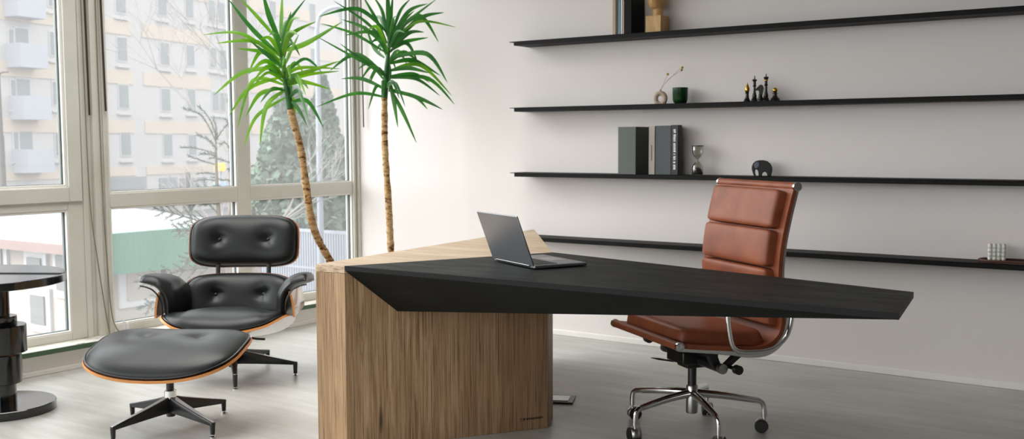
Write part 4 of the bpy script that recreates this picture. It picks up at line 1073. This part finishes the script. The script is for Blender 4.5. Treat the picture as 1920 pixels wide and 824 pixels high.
def blobtree(px, pybase, dist, hgt, wid, label, seed, conic=True):
    rn = random.Random(seed); d = pixray(px, 262); d.z = 0; p = Vector((CAM.x, CAM.y, 0)) + d.normalized()*dist
    r = thing('evergreen_tree', label, 'tree', (p.x, p.y, -3.0), 0, 'evergreens across the street')
    MB().cyl((0, 0, 0), (0, 0, hgt*.8), .16, .04, 8).build('trunk', M['branch_far'], r, smooth=True)
    f = MB()
    for k in range(5200):
        t = rn.random()**.8; rad = wid*(1-t)**(.75 if conic else .45)*(.25+.75*rn.random()**.5)+.05; a = rn.random()*2*PI
        c = Vector((rad*math.cos(a), rad*math.sin(a), hgt*(.08+.92*t)+rn.uniform(-.15, .15)-rad*.12))
        s_ = rn.uniform(.09, .2)
        x = Vector((rn.gauss(0, 1), rn.gauss(0, 1), rn.gauss(0, 1))).normalized()*s_; y = x.cross(Vector((rn.gauss(0, 1), rn.gauss(0, 1), rn.gauss(0, 1)))).normalized()*s_*.5
        f.bm.faces.new([f.bm.verts.new(c+q) for q in (-x-y, x-y, x+y, -x+y)])
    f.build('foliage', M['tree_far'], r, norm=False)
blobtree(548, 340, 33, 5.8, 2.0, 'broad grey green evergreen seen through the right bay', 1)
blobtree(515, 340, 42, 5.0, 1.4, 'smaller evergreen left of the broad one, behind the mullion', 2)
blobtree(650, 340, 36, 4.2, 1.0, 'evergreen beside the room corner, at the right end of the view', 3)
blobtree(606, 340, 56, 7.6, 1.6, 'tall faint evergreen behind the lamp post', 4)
def baretree(px, dist, hgt, label, seed):
    rn = random.Random(seed); d = pixray(px, 262); d.z = 0; p = Vector((CAM.x, CAM.y, 0)) + d.normalized()*dist
    mb = MB()
    def grow(a, dr, ln, r_, dep):
        b_ = a+dr*ln; mb.tube([a, a.lerp(b_, .5)+Vector((rn.uniform(-.05, .05), rn.uniform(-.05, .05), 0))*ln, b_], [r_, r_*.85, r_*.7], 5)
        if dep == 0: return
        for _ in range(3 if dep > 2 else 2):
            nd_ = (dr+Vector((rn.uniform(-.8, .8), rn.uniform(-.8, .8), rn.uniform(-.3, .5)))).normalized(); grow(b_, nd_, ln*rn.uniform(.6, .85), r_*.62, dep-1)
    grow(Vector((0, 0, 0)), Vector((0, 0, 1)), hgt*.33, .07, 6)
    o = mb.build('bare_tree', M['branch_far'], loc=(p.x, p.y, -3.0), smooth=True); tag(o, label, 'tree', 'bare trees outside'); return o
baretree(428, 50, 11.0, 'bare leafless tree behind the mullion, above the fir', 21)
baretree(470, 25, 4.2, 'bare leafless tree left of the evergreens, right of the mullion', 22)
def ppt(px, dist):
    d = pixray(px, 262); d.z = 0; p = Vector((CAM.x, CAM.y, 0)) + d.normalized()*dist; return p
p = ppt(598, 27)
lpn = thing('street_lamp', 'pale curved street lamp post seen through the right bay', 'street lamp', (p.x, p.y, -3.0))
MB().cyl((0, 0, 0), (0, 0, 1.0), .12, .11, 14).cyl((0, 0, 1.0), (0, 0, 7.0), .085, .06, 12).build('post', M['pole'], lpn, smooth=True)
MB().tube(spline([Vector((0, 0, 7.0)), Vector((0, 0, 7.35))+RV*.08, Vector((0, 0, 7.55))+RV*.4, Vector((0, 0, 7.55))+RV*.9], 6), .05, 8).build('bracket', M['pole'], lpn, smooth=True)
MB().box(Vector((0, 0, 7.5))+RV*1.2, (.55, .4, .12), rot=(0, 0, .6)).build('lamp_head', M['pole'], lpn, bevel=.03)
p = ppt(350, 33); o = MB().cyl((0, 0, 0), (0, 0, 3.4), .10, .08, 10).build('wooden_post', M['pole_dark'], loc=(p.x, p.y, -3.0), smooth=True); tag(o, 'dark slender post standing in front of the apartment block', 'post')
p = ppt(2, 36)
l2 = thing('street_lamp', 'grey mottled lamp post at the far left edge of the window', 'street lamp', (p.x, p.y, -3.0))
MB().cyl((0, 0, 0), (0, 0, 4.5), .11, .09, 12).cyl((0, 0, 4.5), (0, 0, 6.35), .07, .05, 12).build('post', M['pole_dark'], l2, smooth=True)
MB().tube(spline([Vector((0, 0, 6.3)), Vector((0, 0, 6.4))+RV*.1, Vector((0, 0, 6.42))+RV*.3], 5), .035, 8).build('bracket', M['pole_dark'], l2, smooth=True)
p = ppt(411, 29); sg_ = thing('road_sign', 'yellow sign above a blue one beyond the fir tree', 'sign', (p.x, p.y, -3.0), _y)
MB().cyl((0, .03, 0), (0, .03, 3.9), .03, seg=8).build('sign_post', M['pole'], sg_, smooth=True)
MB().box((0, 0, 3.62), (.30, .03, .22)).build('yellow_panel', M['sign_y'], sg_, bevel=.01)
MB().box((.0, 0, 3.10), (.34, .03, .26)).build('blue_panel', M['sign_b'], sg_, bevel=.01)
fa, fb2 = ppt(440, 30), ppt(720, 26)
fn_ = thing('railing', 'long pale railing along the street beyond the right bay', 'railing', (fa.x, fa.y, -3.0), math.atan2((fb2-fa).y, (fb2-fa).x))
FL = (fb2-fa).length
MB().span((0, -.03, 1.95), (FL, .03, 2.03)).span((0, -.03, 1.0), (FL, .03, 1.06)).build('rail', M['fence'], fn_)
for k in range(60): MB().span((k*FL/60, -.02, 0), (k*FL/60+.05, .02, 2.0)).build('baluster', M['fence'], fn_)
